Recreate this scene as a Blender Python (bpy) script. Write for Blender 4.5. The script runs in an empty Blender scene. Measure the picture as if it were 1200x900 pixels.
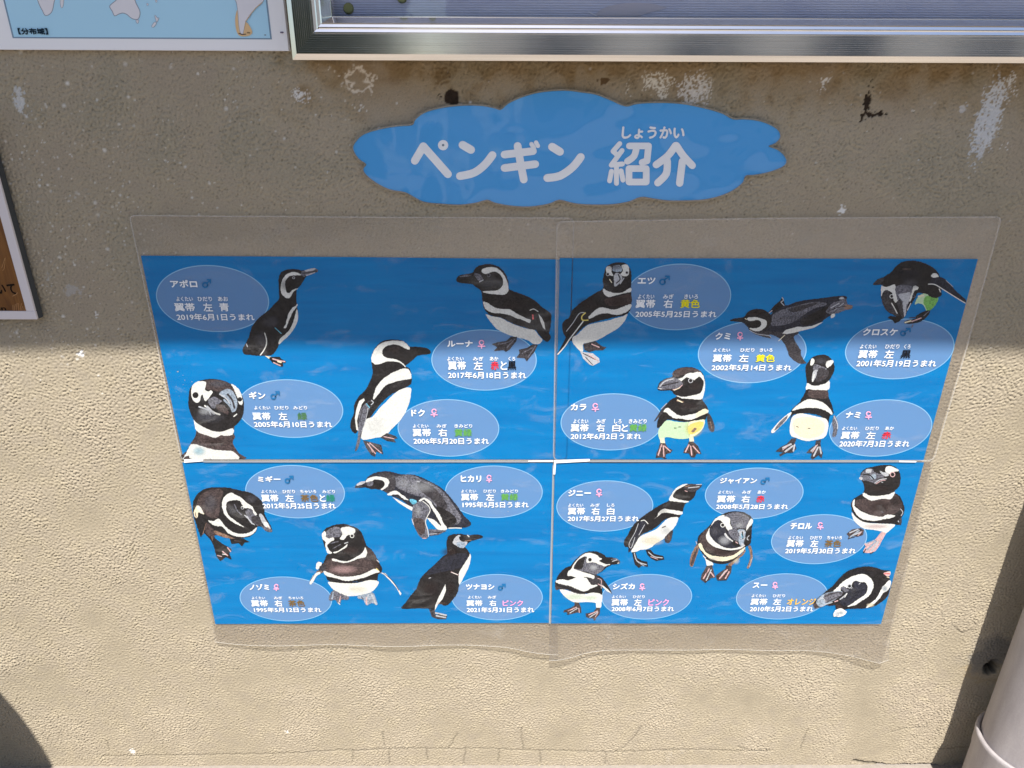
import bpy, math, random
import numpy as np
from mathutils import Vector, Matrix
rng = np.random.default_rng(7)
random.seed(7)
scene = bpy.context.scene
C = scene.collection

# ------------------------------------------------------------------ camera, sky, sun, exposure
F, PITCH, YAW, ROLL = 814.757, 0.3980928, 0.00624151, 0.00423047       # fitted to the photograph (focal length in pixels of a 1200 wide picture)
CAM = np.array([-0.0745858, -0.9802164, 1.2348651])
cy, sy, cp, sp, cr, sr = math.cos(YAW), math.sin(YAW), math.cos(PITCH), math.sin(PITCH), math.cos(ROLL), math.sin(ROLL)
FWD = np.array([sy * cp, cy * cp, -sp]); RT = np.array([cy, -sy, 0.0]); UP = np.cross(RT, FWD)
RT, UP = RT * cr + UP * sr, -RT * sr + UP * cr
cam_data = bpy.data.cameras.new('camera'); cam = bpy.data.objects.new('camera', cam_data); C.objects.link(cam)
cam.matrix_world = Matrix(((RT[0], UP[0], -FWD[0], CAM[0]), (RT[1], UP[1], -FWD[1], CAM[1]), (RT[2], UP[2], -FWD[2], CAM[2]), (0, 0, 0, 1)))
cam_data.sensor_width = 36.0; cam_data.lens = F / 1200 * 36.0; cam_data.clip_start = 0.01; cam_data.clip_end = 500
scene.camera = cam

SUN_EL, SUN_AZ = math.radians(62.0), math.radians(-3.0)      # azimuth of the sun seen from the wall: 0 = square on, minus = from the left
sun_dir = Vector((math.sin(SUN_AZ) * math.cos(SUN_EL), -math.cos(SUN_AZ) * math.cos(SUN_EL), math.sin(SUN_EL)))   # towards the sun
world = bpy.data.worlds.new('World'); scene.world = world; world.use_nodes = True
wn = world.node_tree; wn.nodes.clear()
sky = wn.nodes.new('ShaderNodeTexSky'); sky.sky_type = 'NISHITA'; sky.sun_disc = False
sky.sun_elevation = SUN_EL; sky.sun_rotation = math.atan2(sun_dir.x, sun_dir.y)
sky.air_density = 1.0; sky.dust_density = 1.0; sky.ozone_density = 1.0
bg = wn.nodes.new('ShaderNodeBackground'); bg.inputs['Strength'].default_value = 0.08
wo = wn.nodes.new('ShaderNodeOutputWorld')
wn.links.new(sky.outputs[0], bg.inputs[0]); wn.links.new(bg.outputs[0], wo.inputs[0])
sun_data = bpy.data.lights.new('sun', 'SUN'); sun_data.energy = 4.6; sun_data.angle = math.radians(0.53); sun_data.color = (1.0, 0.955, 0.88)
sun = bpy.data.objects.new('sun', sun_data); C.objects.link(sun); sun.rotation_euler = sun_dir.to_track_quat('Z', 'Y').to_euler()
scene.view_settings.view_transform = 'Standard'; scene.view_settings.look = 'None'
scene.view_settings.exposure = 0.93; scene.view_settings.gamma = 1.0
scene.cycles.max_bounces = 8; scene.cycles.transparent_max_bounces = 24

# ------------------------------------------------------------------ helpers
def ray(px, py):
    return FWD + (px - 600) / F * RT - (py - 450) / F * UP
def at(px, py, y=0.0):
    """world point of a photograph pixel (1200x900) on the plane Y = y (used once, to read positions on the wall)"""
    d = ray(px, py); return CAM + d * (y - CAM[1]) / d[1]
def atv(p, y):
    p = np.asarray(p, float); d = FWD[None] + (p[:, :1] - 600) / F * RT[None] - (p[:, 1:2] - 450) / F * UP[None]
    return CAM[None] + d * ((y - CAM[1]) / d[:, 1:2])

def tag(o, label=None, cat=None, group=None, kind=None):
    for k, v in (('label', label), ('category', cat), ('group', group), ('kind', kind)):
        if v: o[k] = v
    return o
def thing(name, label, cat, loc=(0, 0, 0), group=None):
    o = bpy.data.objects.new(name, None); o.empty_display_size = .05; C.objects.link(o); o.location = loc
    return tag(o, label, cat, group)
def link(name, me, mats, parent=None):
    for m in (mats if isinstance(mats, (list, tuple)) else [mats]): me.materials.append(m)
    o = bpy.data.objects.new(name, me); C.objects.link(o)
    if parent is not None:
        o.parent = parent
        w = Vector((0, 0, 0)); p = parent
        while p is not None: w += Vector(p.location); p = p.parent
        o.location = -w
    return o

class MB:
    """collects polygons (vertices in world space), with a colour per face and a material index per face"""
    def __init__(s): s.v = []; s.f = []; s.c = []; s.m = []; s.a = {}
    def poly(s, pts, col=(1, 1, 1), mat=0):
        i = len(s.v); s.v += [tuple(p) for p in pts]; s.f.append(list(range(i, i + len(pts)))); s.c.append(col); s.m.append(mat)
    def mesh(s, vs, fs, col=(1, 1, 1), mat=0):
        i = len(s.v); s.v += [tuple(p) for p in vs]
        for f in fs: s.f.append([k + i for k in f]); s.c.append(col); s.m.append(mat)
    def box(s, x0, x1, y0, y1, z0, z1, col=(1, 1, 1), mat=0):
        vs = [(x, y, z) for x in (x0, x1) for y in (y0, y1) for z in (z0, z1)]
        s.mesh(vs, [(0, 1, 3, 2), (4, 6, 7, 5), (0, 4, 5, 1), (2, 3, 7, 6), (0, 2, 6, 4), (1, 5, 7, 3)], col, mat)
    def build(s, name, mats, parent=None, smooth=False, alpha=None):
        me = bpy.data.meshes.new(name); me.from_pydata(s.v, [], s.f)
        me.polygons.foreach_set('material_index', s.m)
        at_ = me.color_attributes.new('ink', 'FLOAT_COLOR', 'CORNER')
        cols = []
        for f, c in zip(s.f, s.c):
            for k in f:
                cols += [c[0], c[1], c[2], s.a.get(k, 1.0)]
        at_.data.foreach_set('color', np.array(cols, dtype=np.float32))
        if smooth: me.polygons.foreach_set('use_smooth', [True] * len(me.polygons))
        me.update()
        return link(name, me, mats, parent)

def catmull(p, n=4, closed=True):
    p = np.asarray(p, float); N = len(p); out = []
    for i in range(N if closed else N - 1):
        g = lambda k: p[(i + k) % N] if closed else p[min(max(i + k, 0), N - 1)]
        a, b, c, d = g(-1), g(0), g(1), g(2)
        for t in np.linspace(0, 1, n, endpoint=False):
            out.append(.5 * ((2 * b) + (-a + c) * t + (2 * a - 5 * b + 4 * c - d) * t * t + (-a + 3 * b - 3 * c + d) * t ** 3))
    if not closed: out.append(p[-1])
    return np.array(out)
def jag(p, step, amp):
    out = []
    N = len(p)
    for i in range(N):
        a, b = p[i], p[(i + 1) % N]; L = np.hypot(*(b - a)); n = max(1, int(L / step))
        nrm = np.array([-(b - a)[1], (b - a)[0]]) / max(L, 1e-9)
        for k in range(n):
            out.append(a + (b - a) * k / n + nrm * rng.uniform(-amp, amp))
    return np.array(out)
def stroke(p, w, cap=6):
    """outline polygon of a polyline with round ends (2D)"""
    p = np.asarray(p, float); l = []; r = []
    for i in range(len(p)):
        a = p[max(i - 1, 0)]; b = p[min(i + 1, len(p) - 1)]; t = b - a; t = t / max(np.hypot(*t), 1e-9); n = np.array([-t[1], t[0]])
        k = 1.0
        if 0 < i < len(p) - 1:
            t0 = p[i] - p[i - 1]; t0 = t0 / max(np.hypot(*t0), 1e-9); k = 1 / max(.5, abs(np.dot([-t0[1], t0[0]], n)))
        l.append(p[i] + n * w / 2 * k); r.append(p[i] - n * w / 2 * k)
    t = p[-1] - p[-2]; a0 = math.atan2(t[1], t[0]); e = [p[-1] + w / 2 * np.array([math.cos(a0 + math.pi / 2 - math.pi * k / cap), math.sin(a0 + math.pi / 2 - math.pi * k / cap)]) for k in range(1, cap)]
    t = p[0] - p[1]; a1 = math.atan2(t[1], t[0]); s = [p[0] + w / 2 * np.array([math.cos(a1 + math.pi / 2 - math.pi * k / cap), math.sin(a1 + math.pi / 2 - math.pi * k / cap)]) for k in range(1, cap)]
    return np.array(l + e + r[::-1] + s)

# ------------------------------------------------------------------ materials
def mat(name):
    m = bpy.data.materials.new(name); m.use_nodes = True; nt = m.node_tree
    return m, nt, nt.nodes['Principled BSDF'], nt.nodes['Material Output']
def N(nt, t, **kw):
    n = nt.nodes.new('ShaderNode' + t)
    for k, v in kw.items():
        if k in n.inputs: n.inputs[k].default_value = v
        else: setattr(n, k, v)
    return n
def noise(nt, scale, detail=4, rough=.5, vec=None, dist=0):
    n = N(nt, 'TexNoise'); n.inputs['Scale'].default_value = scale; n.inputs['Detail'].default_value = detail; n.inputs['Roughness'].default_value = rough; n.inputs['Distortion'].default_value = dist
    if vec is not None: nt.links.new(vec, n.inputs['Vector'])
    return n
def objco(nt, scale=(1, 1, 1)):
    tc = N(nt, 'NewGeometry'); mp = N(nt, 'Mapping'); mp.inputs['Scale'].default_value = scale
    nt.links.new(tc.outputs['Position'], mp.inputs['Vector']); return mp.outputs[0]
def ramp(nt, fac, a, b, ca, cb):
    r = N(nt, 'ValToRGB'); r.color_ramp.elements[0].position = a; r.color_ramp.elements[1].position = b
    r.color_ramp.elements[0].color = (*ca, 1); r.color_ramp.elements[1].color = (*cb, 1); nt.links.new(fac, r.inputs[0]); return r.outputs[0]
def mixc(nt, mode, fac, a, b):
    n = N(nt, 'Mix'); n.data_type = 'RGBA'; n.blend_type = mode
    for s, v in ((0, fac), (6, a), (7, b)):
        if hasattr(v, 'links'): nt.links.new(v, n.inputs[s])
        else: n.inputs[s].default_value = v if s == 0 else (*v, 1)
    return n.outputs[2]
def bump(nt, h, strength, dist, bs):
    b = N(nt, 'Bump'); b.inputs['Strength'].default_value = strength; b.inputs['Distance'].default_value = dist
    nt.links.new(h, b.inputs['Height']); nt.links.new(b.outputs[0], bs.inputs['Normal']); return b

def simple(name, col, rough=.5, metal=0, var=.12, scale=30, bmp=0.0, spec=.5):
    m, nt, bs, _ = mat(name); v = objco(nt)
    n = noise(nt, scale, 5, .6, v); c = ramp(nt, n.outputs[0], .3, .7, [x * (1 - var) for x in col], [min(1, x * (1 + var)) for x in col])
    nt.links.new(c, bs.inputs['Base Color']); bs.inputs['Roughness'].default_value = rough; bs.inputs['Metallic'].default_value = metal
    bs.inputs['Specular IOR Level'].default_value = spec
    if bmp: bump(nt, n.outputs[0], 1, bmp, bs)
    return m

def ink_mat(name, mottle=0.0, soft=False, streak=False):
    m, nt, bs, out = mat(name)
    a = N(nt, 'Attribute', attribute_name='ink'); col = a.outputs['Color']; v = objco(nt)
    if streak:
        v2 = objco(nt, (5, 5, 60)); n = noise(nt, 1.0, 5, .6, v2, .6)
        col = mixc(nt, 'MULTIPLY', 1.0, col, ramp(nt, n.outputs[0], .34, .68, (.7, .88, .92), (1.2, 1.10, 1.06)))
        n2 = noise(nt, 9.0, 3, .5, v); col = mixc(nt, 'MULTIPLY', 1.0, col, ramp(nt, n2.outputs[0], .3, .7, (.93, .95, .96), (1.05, 1.03, 1.02)))
    if mottle:
        n = noise(nt, 420, 4, .65, v); n2 = noise(nt, 120, 3, .6, v)
        dark = ramp(nt, a.outputs['Color'], .12, .5, (1, 1, 1), (.16, .16, .16))
        col = mixc(nt, 'MULTIPLY', dark, col, ramp(nt, n.outputs[0], .33, .68, [1 - mottle] * 3, [1 + mottle * 1.3] * 3))
        col = mixc(nt, 'MULTIPLY', dark, col, ramp(nt, n2.outputs[0], .3, .7, (.82, .80, .82), (1.22, 1.16, 1.12)))
        f = N(nt, 'Math', operation='MULTIPLY'); nt.links.new(n2.outputs[0], f.inputs[0]); f.inputs[1].default_value = .016
        ad = N(nt, 'Mix'); ad.data_type = 'RGBA'; ad.blend_type = 'ADD'; ad.inputs[0].default_value = 1
        nt.links.new(col, ad.inputs[6]); nt.links.new(f.outputs[0], ad.inputs[7]); col = ad.outputs[2]
    nt.links.new(col, bs.inputs['Base Color']); bs.inputs['Roughness'].default_value = .6; bs.inputs['Specular IOR Level'].default_value = .08
    if soft:
        tr = N(nt, 'BsdfTransparent'); mx = N(nt, 'MixShader'); nt.links.new(a.outputs['Alpha'], mx.inputs[0])
        nt.links.new(tr.outputs[0], mx.inputs[1]); nt.links.new(bs.outputs[0], mx.inputs[2]); nt.links.new(mx.outputs[0], out.inputs[0])
    return m
M_PRINT = ink_mat('printed_blue_paper', streak=True)
M_INK = ink_mat('printed_feather_ink', mottle=.8)
M_SOFT = ink_mat('printed_soft_ink', mottle=.3, soft=True)
M_TEXT = ink_mat('lettering_ink')
M_BUB = ink_mat('bubble_ink', soft=True)

def film_mat(name, tint, wav, gloss=1.0, haze=0.0, rough=.12, painted_glare=False):
    m, nt, bs, out = mat(name); v = objco(nt)
    nt.nodes.remove(bs)
    tr = N(nt, 'BsdfTransparent'); tr.inputs[0].default_value = (*tint, 1)
    gl = N(nt, 'BsdfGlossy'); gl.inputs['Roughness'].default_value = rough
    lw = N(nt, 'LayerWeight'); lw.inputs[0].default_value = .5
    n = noise(nt, 7, 2, .5, v); b = N(nt, 'Bump'); b.inputs['Strength'].default_value = 1; b.inputs['Distance'].default_value = wav
    nt.links.new(n.outputs[0], b.inputs['Height']); nt.links.new(b.outputs[0], gl.inputs['Normal'])
    pw = N(nt, 'Math', operation='POWER'); nt.links.new(lw.outputs['Facing'], pw.inputs[0]); pw.inputs[1].default_value = 5
    f = N(nt, 'Math', operation='MULTIPLY_ADD'); nt.links.new(pw.outputs[0], f.inputs[0]); f.inputs[1].default_value = .95; f.inputs[2].default_value = .04 * gloss; f.use_clamp = True
    mx = N(nt, 'MixShader'); nt.links.new(f.outputs[0], mx.inputs[0]); nt.links.new(tr.outputs[0], mx.inputs[1]); nt.links.new(gl.outputs[0], mx.inputs[2])
    last = mx.outputs[0]
    if haze:
        df = N(nt, 'BsdfDiffuse'); df.inputs[0].default_value = (.75, .74, .72, 1); m2 = N(nt, 'MixShader')
        sn = noise(nt, 1.0 if painted_glare else 40, 7 if painted_glare else 4, .66 if painted_glare else .6, objco(nt, (14, 14, 34)) if painted_glare else v, .8 if painted_glare else 0)  # pale diffuse streaks painted on the film in place of reflections
        h = ramp(nt, sn.outputs[0], *((.35, .7, [haze * .6] * 3, [haze * 1.5] * 3) if not painted_glare else (.55, .85, [0] * 3, [haze] * 3))); nt.links.new(h, m2.inputs[0])
        nt.links.new(last, m2.inputs[1]); nt.links.new(df.outputs[0], m2.inputs[2]); last = m2.outputs[0]
    nt.links.new(last, out.inputs[0]); return m
M_FILM = film_mat('clear_laminate', (.985, .985, .985), .003, .22, .09, .14, True)
M_MARGIN = film_mat('laminate_margin', (.98, .97, .955), .003, 3.0, .01, .3)
M_FILM_EDGE = simple('laminate_edge', (.55, .54, .52), .3, var=.05)
M_GLASS = film_mat('display_glass', (.95, .96, .97), .0005, 1.3, 0, .02)
BIRDS = '''
@ 270 305 6.923 U
K j 400,115 425,88 470,72 540,72 580,82 640,88 610,140 570,205 540,235 535,300 542,370 548,430 545,480 520,540 470,600 410,660 388,700 360,745 330,770 240,775 160,768 107,757 100,720 120,680 150,620 170,550 200,500 250,450 310,405 360,350 393,315 392,250 390,170
W p 540,395 549,440 547,485 525,540 480,605 420,658 393,682 400,640 440,605 482,560 510,500 527,440
W j 541,358 525,372 500,390 478,425 463,460 448,520 432,550 452,545 470,500 485,470 500,430 525,395 543,370
W j 575,118 530,97 480,100 440,130 418,170 408,220 412,260 430,290 470,308 495,285 515,250 548,232 530,230 500,245 475,268 452,252 447,215 443,180 460,145 490,125 540,122
G s 575,92 620,76 680,62 712,78 708,95 640,116 600,135 570,120
L p 600,85 650,68 690,66 680,78 630,90
L l9 618,122 650,112 682,100
D l10 585,105 640,98 700,88
e 513,142 11 L
W l9 278,592 292,640 290,690 268,735 243,768
N l8 362,548 412,594
S l7 362,548 412,594
L l9 130,680 138,700
C s 280,775 330,782 350,810 320,805
K s 318,785 400,783 412,800 450,820 445,835 425,830 428,862 400,862 340,830 315,800
P l11 345,800 400,815 440,822
C l12 385,820 410,828
P l9 350,830 405,855
h 450,200 60,60 0.35 B
h 330,500 90,60 0.35 G
h 250,650 70,90 0.3 G
@ 525 300 6.923 U
K j 68,205 78,170 120,150 195,138 215,105 260,75 330,65 390,78 440,110 475,160 492,220 495,268 560,295 640,325 710,365 770,420 835,465 838,520 828,600 815,625 790,600 700,600 620,580 520,545 430,500 350,485 300,440 280,380 275,310 260,275 215,245 190,228 120,222
W j 285,370 330,385 380,420 440,430 500,432 560,470 620,500 670,520 660,545 610,520 560,505 500,480 430,465 360,460 310,435 295,410
W p 305,470 350,488 430,503 490,535 560,565 640,590 700,600 740,650 765,680 740,712 690,712 640,680 560,660 480,635 400,595 350,540 320,500
W p 280,105 330,92 390,95 440,135 475,195 490,250 488,285 460,312 400,312 330,305 280,290 350,282 400,278 435,250 448,215 440,175 410,140 380,125 340,135 300,145 275,130
e 330,155 15 G
G p 90,170 140,152 190,158 150,168
G p 215,140 260,150 280,190 250,200 225,175
L l8 255,210 285,195
K p 660,440 700,430 735,450 750,520 780,580 830,640 828,680 800,696 760,665 720,610 690,560 672,500
W l6 665,440 695,430 730,450
W s 735,470 760,500 780,540 790,600 770,580 750,530
R l12 688,480 690,510
D s 510,655 560,655 555,690 500,760 470,778 450,765 370,772 400,740 355,715 400,700 470,690
G l9 540,675 480,740 N
G l7 400,715 470,705 520,680
D s 690,715 730,720 700,780 640,855 620,830 555,825 580,790 575,760 640,745
G l8 710,730 650,820
G l7 700,735 600,790
h 350,220 90,40 0.3 G
h 560,390 140,60 0.3 B
@ 200 430 7.5 L
J p 235,460 225,560 215,610 190,650 165,690 140,740 105,812 640,812 600,760 560,700 545,655 565,615 545,560 540,520
W j 205,455 300,515 420,560 545,540 545,595 480,605 440,600 390,625 330,605 280,590 225,560 212,510
W j 180,680 250,690 330,715 400,730 480,735 550,745 600,812 370,812 350,800 330,812 180,808 160,780 130,790 105,812 140,750
K p 160,240 170,190 210,145 260,120 340,105 430,112 500,135 560,170 610,220 640,290 643,380 625,450 575,510 520,545 440,570 360,560 280,525 215,480 180,420 155,340
J p 300,130 360,110 450,118 520,150 560,190 580,230 500,215 420,215 350,205 300,190
W p 250,125 305,130 310,160 300,195 330,215 355,205 368,225 345,260 310,300 295,285 275,240 255,300 230,315 195,290 180,240 185,180 210,145
W j 530,152 570,168 605,205 622,245 632,310 620,335 600,320 590,275 570,230 555,190
e 218,248 27 K
e 608,285 20 K
K p 318,290 380,250 440,215 480,195 530,205 560,240 590,310 590,380 565,420 500,425 430,420 380,390 330,340
G j 330,290 380,260 420,280 450,300 400,340 380,370 340,330
A p 430,230 480,195 530,200 560,235 585,300 580,370 550,395 530,330 500,290 450,260
A l18 470,290 520,340 545,390
L l10 430,240 480,270 520,320
D l16 500,240 540,290 560,360
J j 400,330 470,340 510,390 500,420 450,400 410,370
W l14 300,340 340,372 390,405 430,418
L l20 320,350 380,410
W l10 555,435 580,415
L l14 250,350 330,380 350,420
h 330,440 160,60 0.45 G
h 300,390 70,40 0.5 L
h 420,150 110,40 0.5 G
h 250,740 70,50 0.4 S
h 400,650 140,40 0.4 B
@ 390 390 6 M
K j 270,180 285,130 320,80 370,52 440,48 500,60 540,95 600,98 660,108 688,130 680,148 600,160 575,180 540,210 512,232 540,250 552,300 550,360 480,400 400,440 320,520 250,610 200,640 165,705 135,690 122,660 130,610 150,560 150,510 180,450 230,400 265,330 280,280
W p 545,385 548,440 535,500 510,560 470,620 410,680 370,725 300,738 210,752 200,710 215,650 240,605 280,590 330,530 370,490 420,440 470,402
W j 505,250 540,265 552,320 500,330 440,345 370,370 330,420 285,470 290,430 310,375 360,320 420,280 465,262
W j 275,205 272,170 290,125 330,80 390,58 450,55 505,65 540,105 530,118 480,95 430,80 375,95 350,125 355,160 400,182 440,185 500,220 512,245 480,215 420,200 370,205 330,220 300,222 280,210
W s 218,460 185,480 165,540 155,600 165,680 180,690 170,620 185,560 205,500 225,475
G p 235,495 260,520 245,570 225,640 205,700 185,790 165,830 155,825 175,740 180,650 185,570 210,520
D l5 210,530 180,640
L l4 248,530 232,610 205,690
e 262,500 24 D
S l7 238,500 258,525
L l6 272,475 285,490 270,505
D s 335,735 380,705 440,725 455,742 430,748 445,772 380,760
P l6 360,730 430,745
D s 212,755 250,765 340,788 355,855 305,835 298,872 270,860 235,810
P l7 245,780 300,850
P l6 260,775 340,845
P l5 255,785 280,840
e 460,100 8 J
K l14 600,130 680,128
h 430,120 60,30 0.3 J
h 300,650 90,80 0.15 L
@ 640 300 6.923 U
K j 470,140 490,85 540,58 600,50 650,62 685,110 693,180 690,260 692,400 670,460 640,480 590,490 500,510 420,530 330,560 240,640 210,690 165,665 135,610 132,550 160,515 185,500 220,430 300,365 400,300 462,262 458,200
W j 690,390 688,420 640,460 570,478 500,465 440,470 390,490 355,510 345,495 380,455 430,420 480,420 530,435 590,425 650,400
W p 660,470 640,520 590,580 500,635 420,680 340,705 300,715 300,770 280,775 245,740 215,700 215,660 250,640 290,600 340,560 420,540 500,525 560,505 620,490
W j 462,265 500,285 560,300 620,295 685,258 688,290 640,300 560,320 510,332 470,310
W p 495,85 530,90 530,130 545,160 500,150 485,115
W p 610,80 650,68 672,95 670,150 640,165 600,150 625,120
e 500,148 15 L
e 655,135 14 L
A j 545,80 600,75 615,120 575,130 540,120
L p 550,160 575,135 615,165 610,200 575,240 555,245 550,200
D l10 585,150 600,190 570,220
L l9 630,180 600,225
C l8 515,190 532,215
B j 470,350 560,335 680,310 690,380 600,405 500,400
K s 300,530 260,600 200,680 100,800 88,795 130,720 190,600 260,470 300,462
W l9 300,530 255,590 190,675 150,735 95,797
L l6 320,462 270,465 220,540 165,610
Y l9 318,462 290,490 295,520 340,520
D s 300,715 350,700 400,690 450,730 490,742 460,765 400,765 350,780 310,760
J l10 330,740 450,755
P l8 370,715 430,740
L s 275,770 310,780 380,790 430,830 435,860 380,890 350,880 300,830
J l8 300,790 400,840
D l7 320,820 375,880
P l8 350,800 420,850
h 560,90 80,30 0.4 G
h 600,370 80,50 0.4 B
h 330,380 110,60 0.3 B
@ 850 330 7.5 U
D p 200,405 240,450 300,475 400,500 380,470 420,470 500,520 545,600 560,650 600,690 650,720 712,718 690,690 665,640 660,600 600,490 650,450 560,430 300,420
L l6 215,430 280,460 380,475 400,490
N j 40,345 80,325 165,310 190,275 240,245 300,240 360,258 400,290 440,230 500,210 560,205 620,180 720,160 850,145 960,130 1060,128 1060,160 1000,200 940,230 960,280 900,310 840,360 760,395 640,420 520,440 440,440 330,430 240,420 190,395 150,360
G j 420,290 520,240 640,210 760,180 880,185 880,210 800,230 720,270 640,330 560,370 440,390 400,370
D j 560,240 700,200 820,190 700,240 600,270
K j 660,340 740,290 850,240 940,200 900,270 840,330 760,370 680,385
K p 165,310 200,265 260,242 330,248 390,280 410,330 390,390 340,425 270,430 210,405 160,350 60,350 45,342 90,325
B h 250,280 80,30 0.5 B
W j 190,320 250,312 320,325 360,345 362,385 330,420 280,438 230,425 215,408 270,410 310,390 315,360 290,340 240,345 205,345
K p 200,360 240,345 290,338 312,365 300,400 250,408 215,395
C l7 175,325 185,332
W s 500,455 530,425 640,395 680,400 760,390 840,360 860,355 780,405 680,430 600,450 540,462
K s 380,270 430,210 480,170 505,130 512,160 525,205 480,230 420,270
L l8 500,140 510,165 490,180 515,208
L l8 385,275 410,255
D l14 545,590 600,600 660,605
C l6 522,470 470,520
G j 890,250 940,190 1000,170 1060,150 1075,200 1120,210 1110,240 1060,250 980,280 930,285 890,275
L j 1000,145 1030,135 1045,150 1010,158
T j 1050,205 1105,210 1100,240 1050,240
W j 930,290 960,280 960,310 930,320
L l8 930,230 1000,190
L l6 960,250 1040,190
D l8 900,265 980,230 1060,220
h 600,320 160,40 0.35 G
h 290,270 70,25 0.4 B
@ 1010 290 7.5 U
K j 105,325 130,285 190,262 220,240 260,215 300,165 350,130 420,115 500,122 580,150 640,190 680,240 700,300 700,370 690,410 640,420 560,410 490,400 470,440 440,490 410,540 385,590 350,630 290,600 220,560 185,500 168,430 172,370 180,330 150,330
D p 100,330 120,295 180,265 195,280 160,320
F p 465,500 490,440 540,405 600,420 670,440 650,500 610,545 570,560 545,510 500,490
E p 540,480 560,430 620,430 670,440 655,495 610,545 575,555 555,510
C l16 500,430 540,425
K p 545,360 600,330 690,380 700,420 650,445 590,425
W l9 680,365 690,390
N p 590,320 610,280 660,260 720,270 780,330 830,385 915,460 912,490 850,460 760,400 690,350 630,325
W l8 585,322 640,325 700,360 780,410 860,460 912,490
L l5 740,290 800,345
W j 605,250 635,225 668,240 672,258 630,265
W j 172,335 215,350 290,325 300,400 320,460 290,485 275,440 265,400 235,380 200,380 175,430 170,400
W j 455,340 495,345 490,370 465,380 450,410 430,470 415,470 420,420 440,380
D p 180,400 230,375 255,460 290,540 330,600 280,590 215,550 180,480
e 262,430 19 W
e 455,430 15 G
G j 300,340 440,340 420,450 370,600 340,540 310,450
L j 320,420 380,400 430,400 400,500 370,480
L j 350,500 390,480 385,590 365,600
D j 310,480 350,470 370,620 340,590
W l9 262,490 285,530 310,578
W l7 430,490 400,550
L l8 372,570 375,605
h 400,230 150,80 0.4 N
h 430,320 90,60 0.35 G
J l10 360,190 430,190
K s 225,620 250,600 310,610 350,625 330,650 290,668 270,640
K p 480,600 550,560 600,555 580,600 520,650 440,670 370,665 400,640 470,625
P l10 440,650 520,620
C l12 380,660 430,645
T l7 450,680 440,700
D l8 420,620 500,610
G l8 545,600 590,560
@ 750 420 7.5 L
K j 155,270 170,215 220,180 285,160 285,125 330,90 400,75 480,85 545,125 570,190 565,280 545,355 590,420 600,470 590,500 570,540 480,550 400,560 310,545 240,540 190,590 150,610 160,530 205,450 260,370 320,335 300,315 265,280 200,285
J j 285,130 330,95 400,80 480,88 540,120 440,115 390,140 340,160 300,160
F p 235,545 310,555 400,562 500,545 568,540 550,620 500,670 440,700 340,708 230,690 210,720 175,720 160,640 190,590
Y h 470,620 90,80 0.75 Y
C j 430,560 520,545 568,540 555,610 500,665 440,690 440,640
Y j 430,590 500,560 560,560 540,620 480,660 430,660
T j 450,640 480,610 500,620 470,650
W j 205,470 235,435 270,450 320,490 370,505 430,495 500,480 560,445 600,455 590,480 540,500 480,530 420,540 360,530 300,525 260,500 235,475
C j 500,480 560,445 600,455 590,480 540,500 490,520
W j 330,180 370,170 410,135 470,125 525,120 560,160 572,230 565,300 545,355 500,362 430,355 370,350 315,325 380,338 460,325 520,310 550,270 558,200 520,160 480,190 440,180 410,165 370,195 340,200
e 445,195 22 L
G p 165,240 210,190 290,165 340,185 380,225 330,265 250,270 180,275
L l10 175,245 220,200 290,180
D l12 200,240 260,225 330,210
P l7 290,275 340,262 370,235
C l6 300,280 350,258
L l8 160,262 190,268
T l12 325,370 380,382
C l10 330,365 370,385
D s 235,400 180,460 120,555 135,550 200,480
L l5 235,395 185,445
D p 600,480 630,520 655,590 650,640 620,640 600,600 590,520
T l8 620,560 630,610
D l6 300,612 320,612 N
D l6 340,602 358,602
C s 175,700 215,700 220,745 180,745
J s 175,745 220,745 245,785 285,805 270,830 230,840 220,885 190,870 140,875 145,830 165,790
P l12 190,760 160,850
P l10 205,770 210,860
P l10 215,770 265,815
K l5 185,780 185,850
K l5 218,790 235,840
K l6 140,870 150,850
K l6 215,880 232,878
C s 430,690 470,690 475,730 435,730
J s 430,730 470,735 510,770 540,840 500,835 480,870 450,870 430,835 380,830 390,795 415,770
P l12 430,760 400,820
P l11 445,770 455,850
P l10 465,770 520,830
K l5 440,780 430,830
K l5 470,800 480,850
h 480,240 70,50 0.3 J
h 430,420 110,40 0.3 J
@ 890 410 6.923 M
K j 372,160 385,115 430,60 490,40 550,45 595,90 610,140 600,190 570,240 560,280 555,330 560,380 590,450 600,520 570,540 555,600 500,540 400,515 320,520 270,530 250,580 255,520 265,480 320,430 350,380 380,320 385,270
W j 390,268 430,290 480,288 540,270 568,252 565,320 500,328 440,325 400,318 375,322 380,290
W j 395,400 450,405 510,425 560,465 592,510 585,525 540,495 480,475 400,470 320,480 262,495 300,455 345,425
P h 460,360 70,30 0.5 P
J j 400,330 480,325 550,335 555,390 480,395 400,380
W p 270,540 330,515 400,525 480,545 540,560 560,600 550,670 520,715 450,730 380,740 300,715 260,700 245,660 250,600
C p 290,560 400,545 500,570 530,620 500,690 400,720 310,690 270,630
L l5 285,610 285,645
D l6 300,620 315,628
D l6 395,636 410,638
W p 420,75 435,70 448,90 430,125 412,122
W p 545,95 590,82 600,100 560,145 540,130
e 408,135 11 K
e 570,145 11 K
G j 440,120 500,130 540,150 520,200 460,240 440,180
L p 440,170 480,165 460,210 435,260 425,240 430,200
L l8 510,170 540,155 
D j 480,150 560,170 540,230 460,260
J l8 480,240 520,215
W l10 445,200 430,255
G l5 455,125 470,140
W p 95,660 120,625 170,570 245,510 260,515 215,575 160,630 110,675
G p 120,650 160,590 230,530 205,580 140,645
G p 590,600 600,545 612,530 635,590 635,640 620,700 590,700 600,650
L l8 605,540 632,600 632,640
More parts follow.
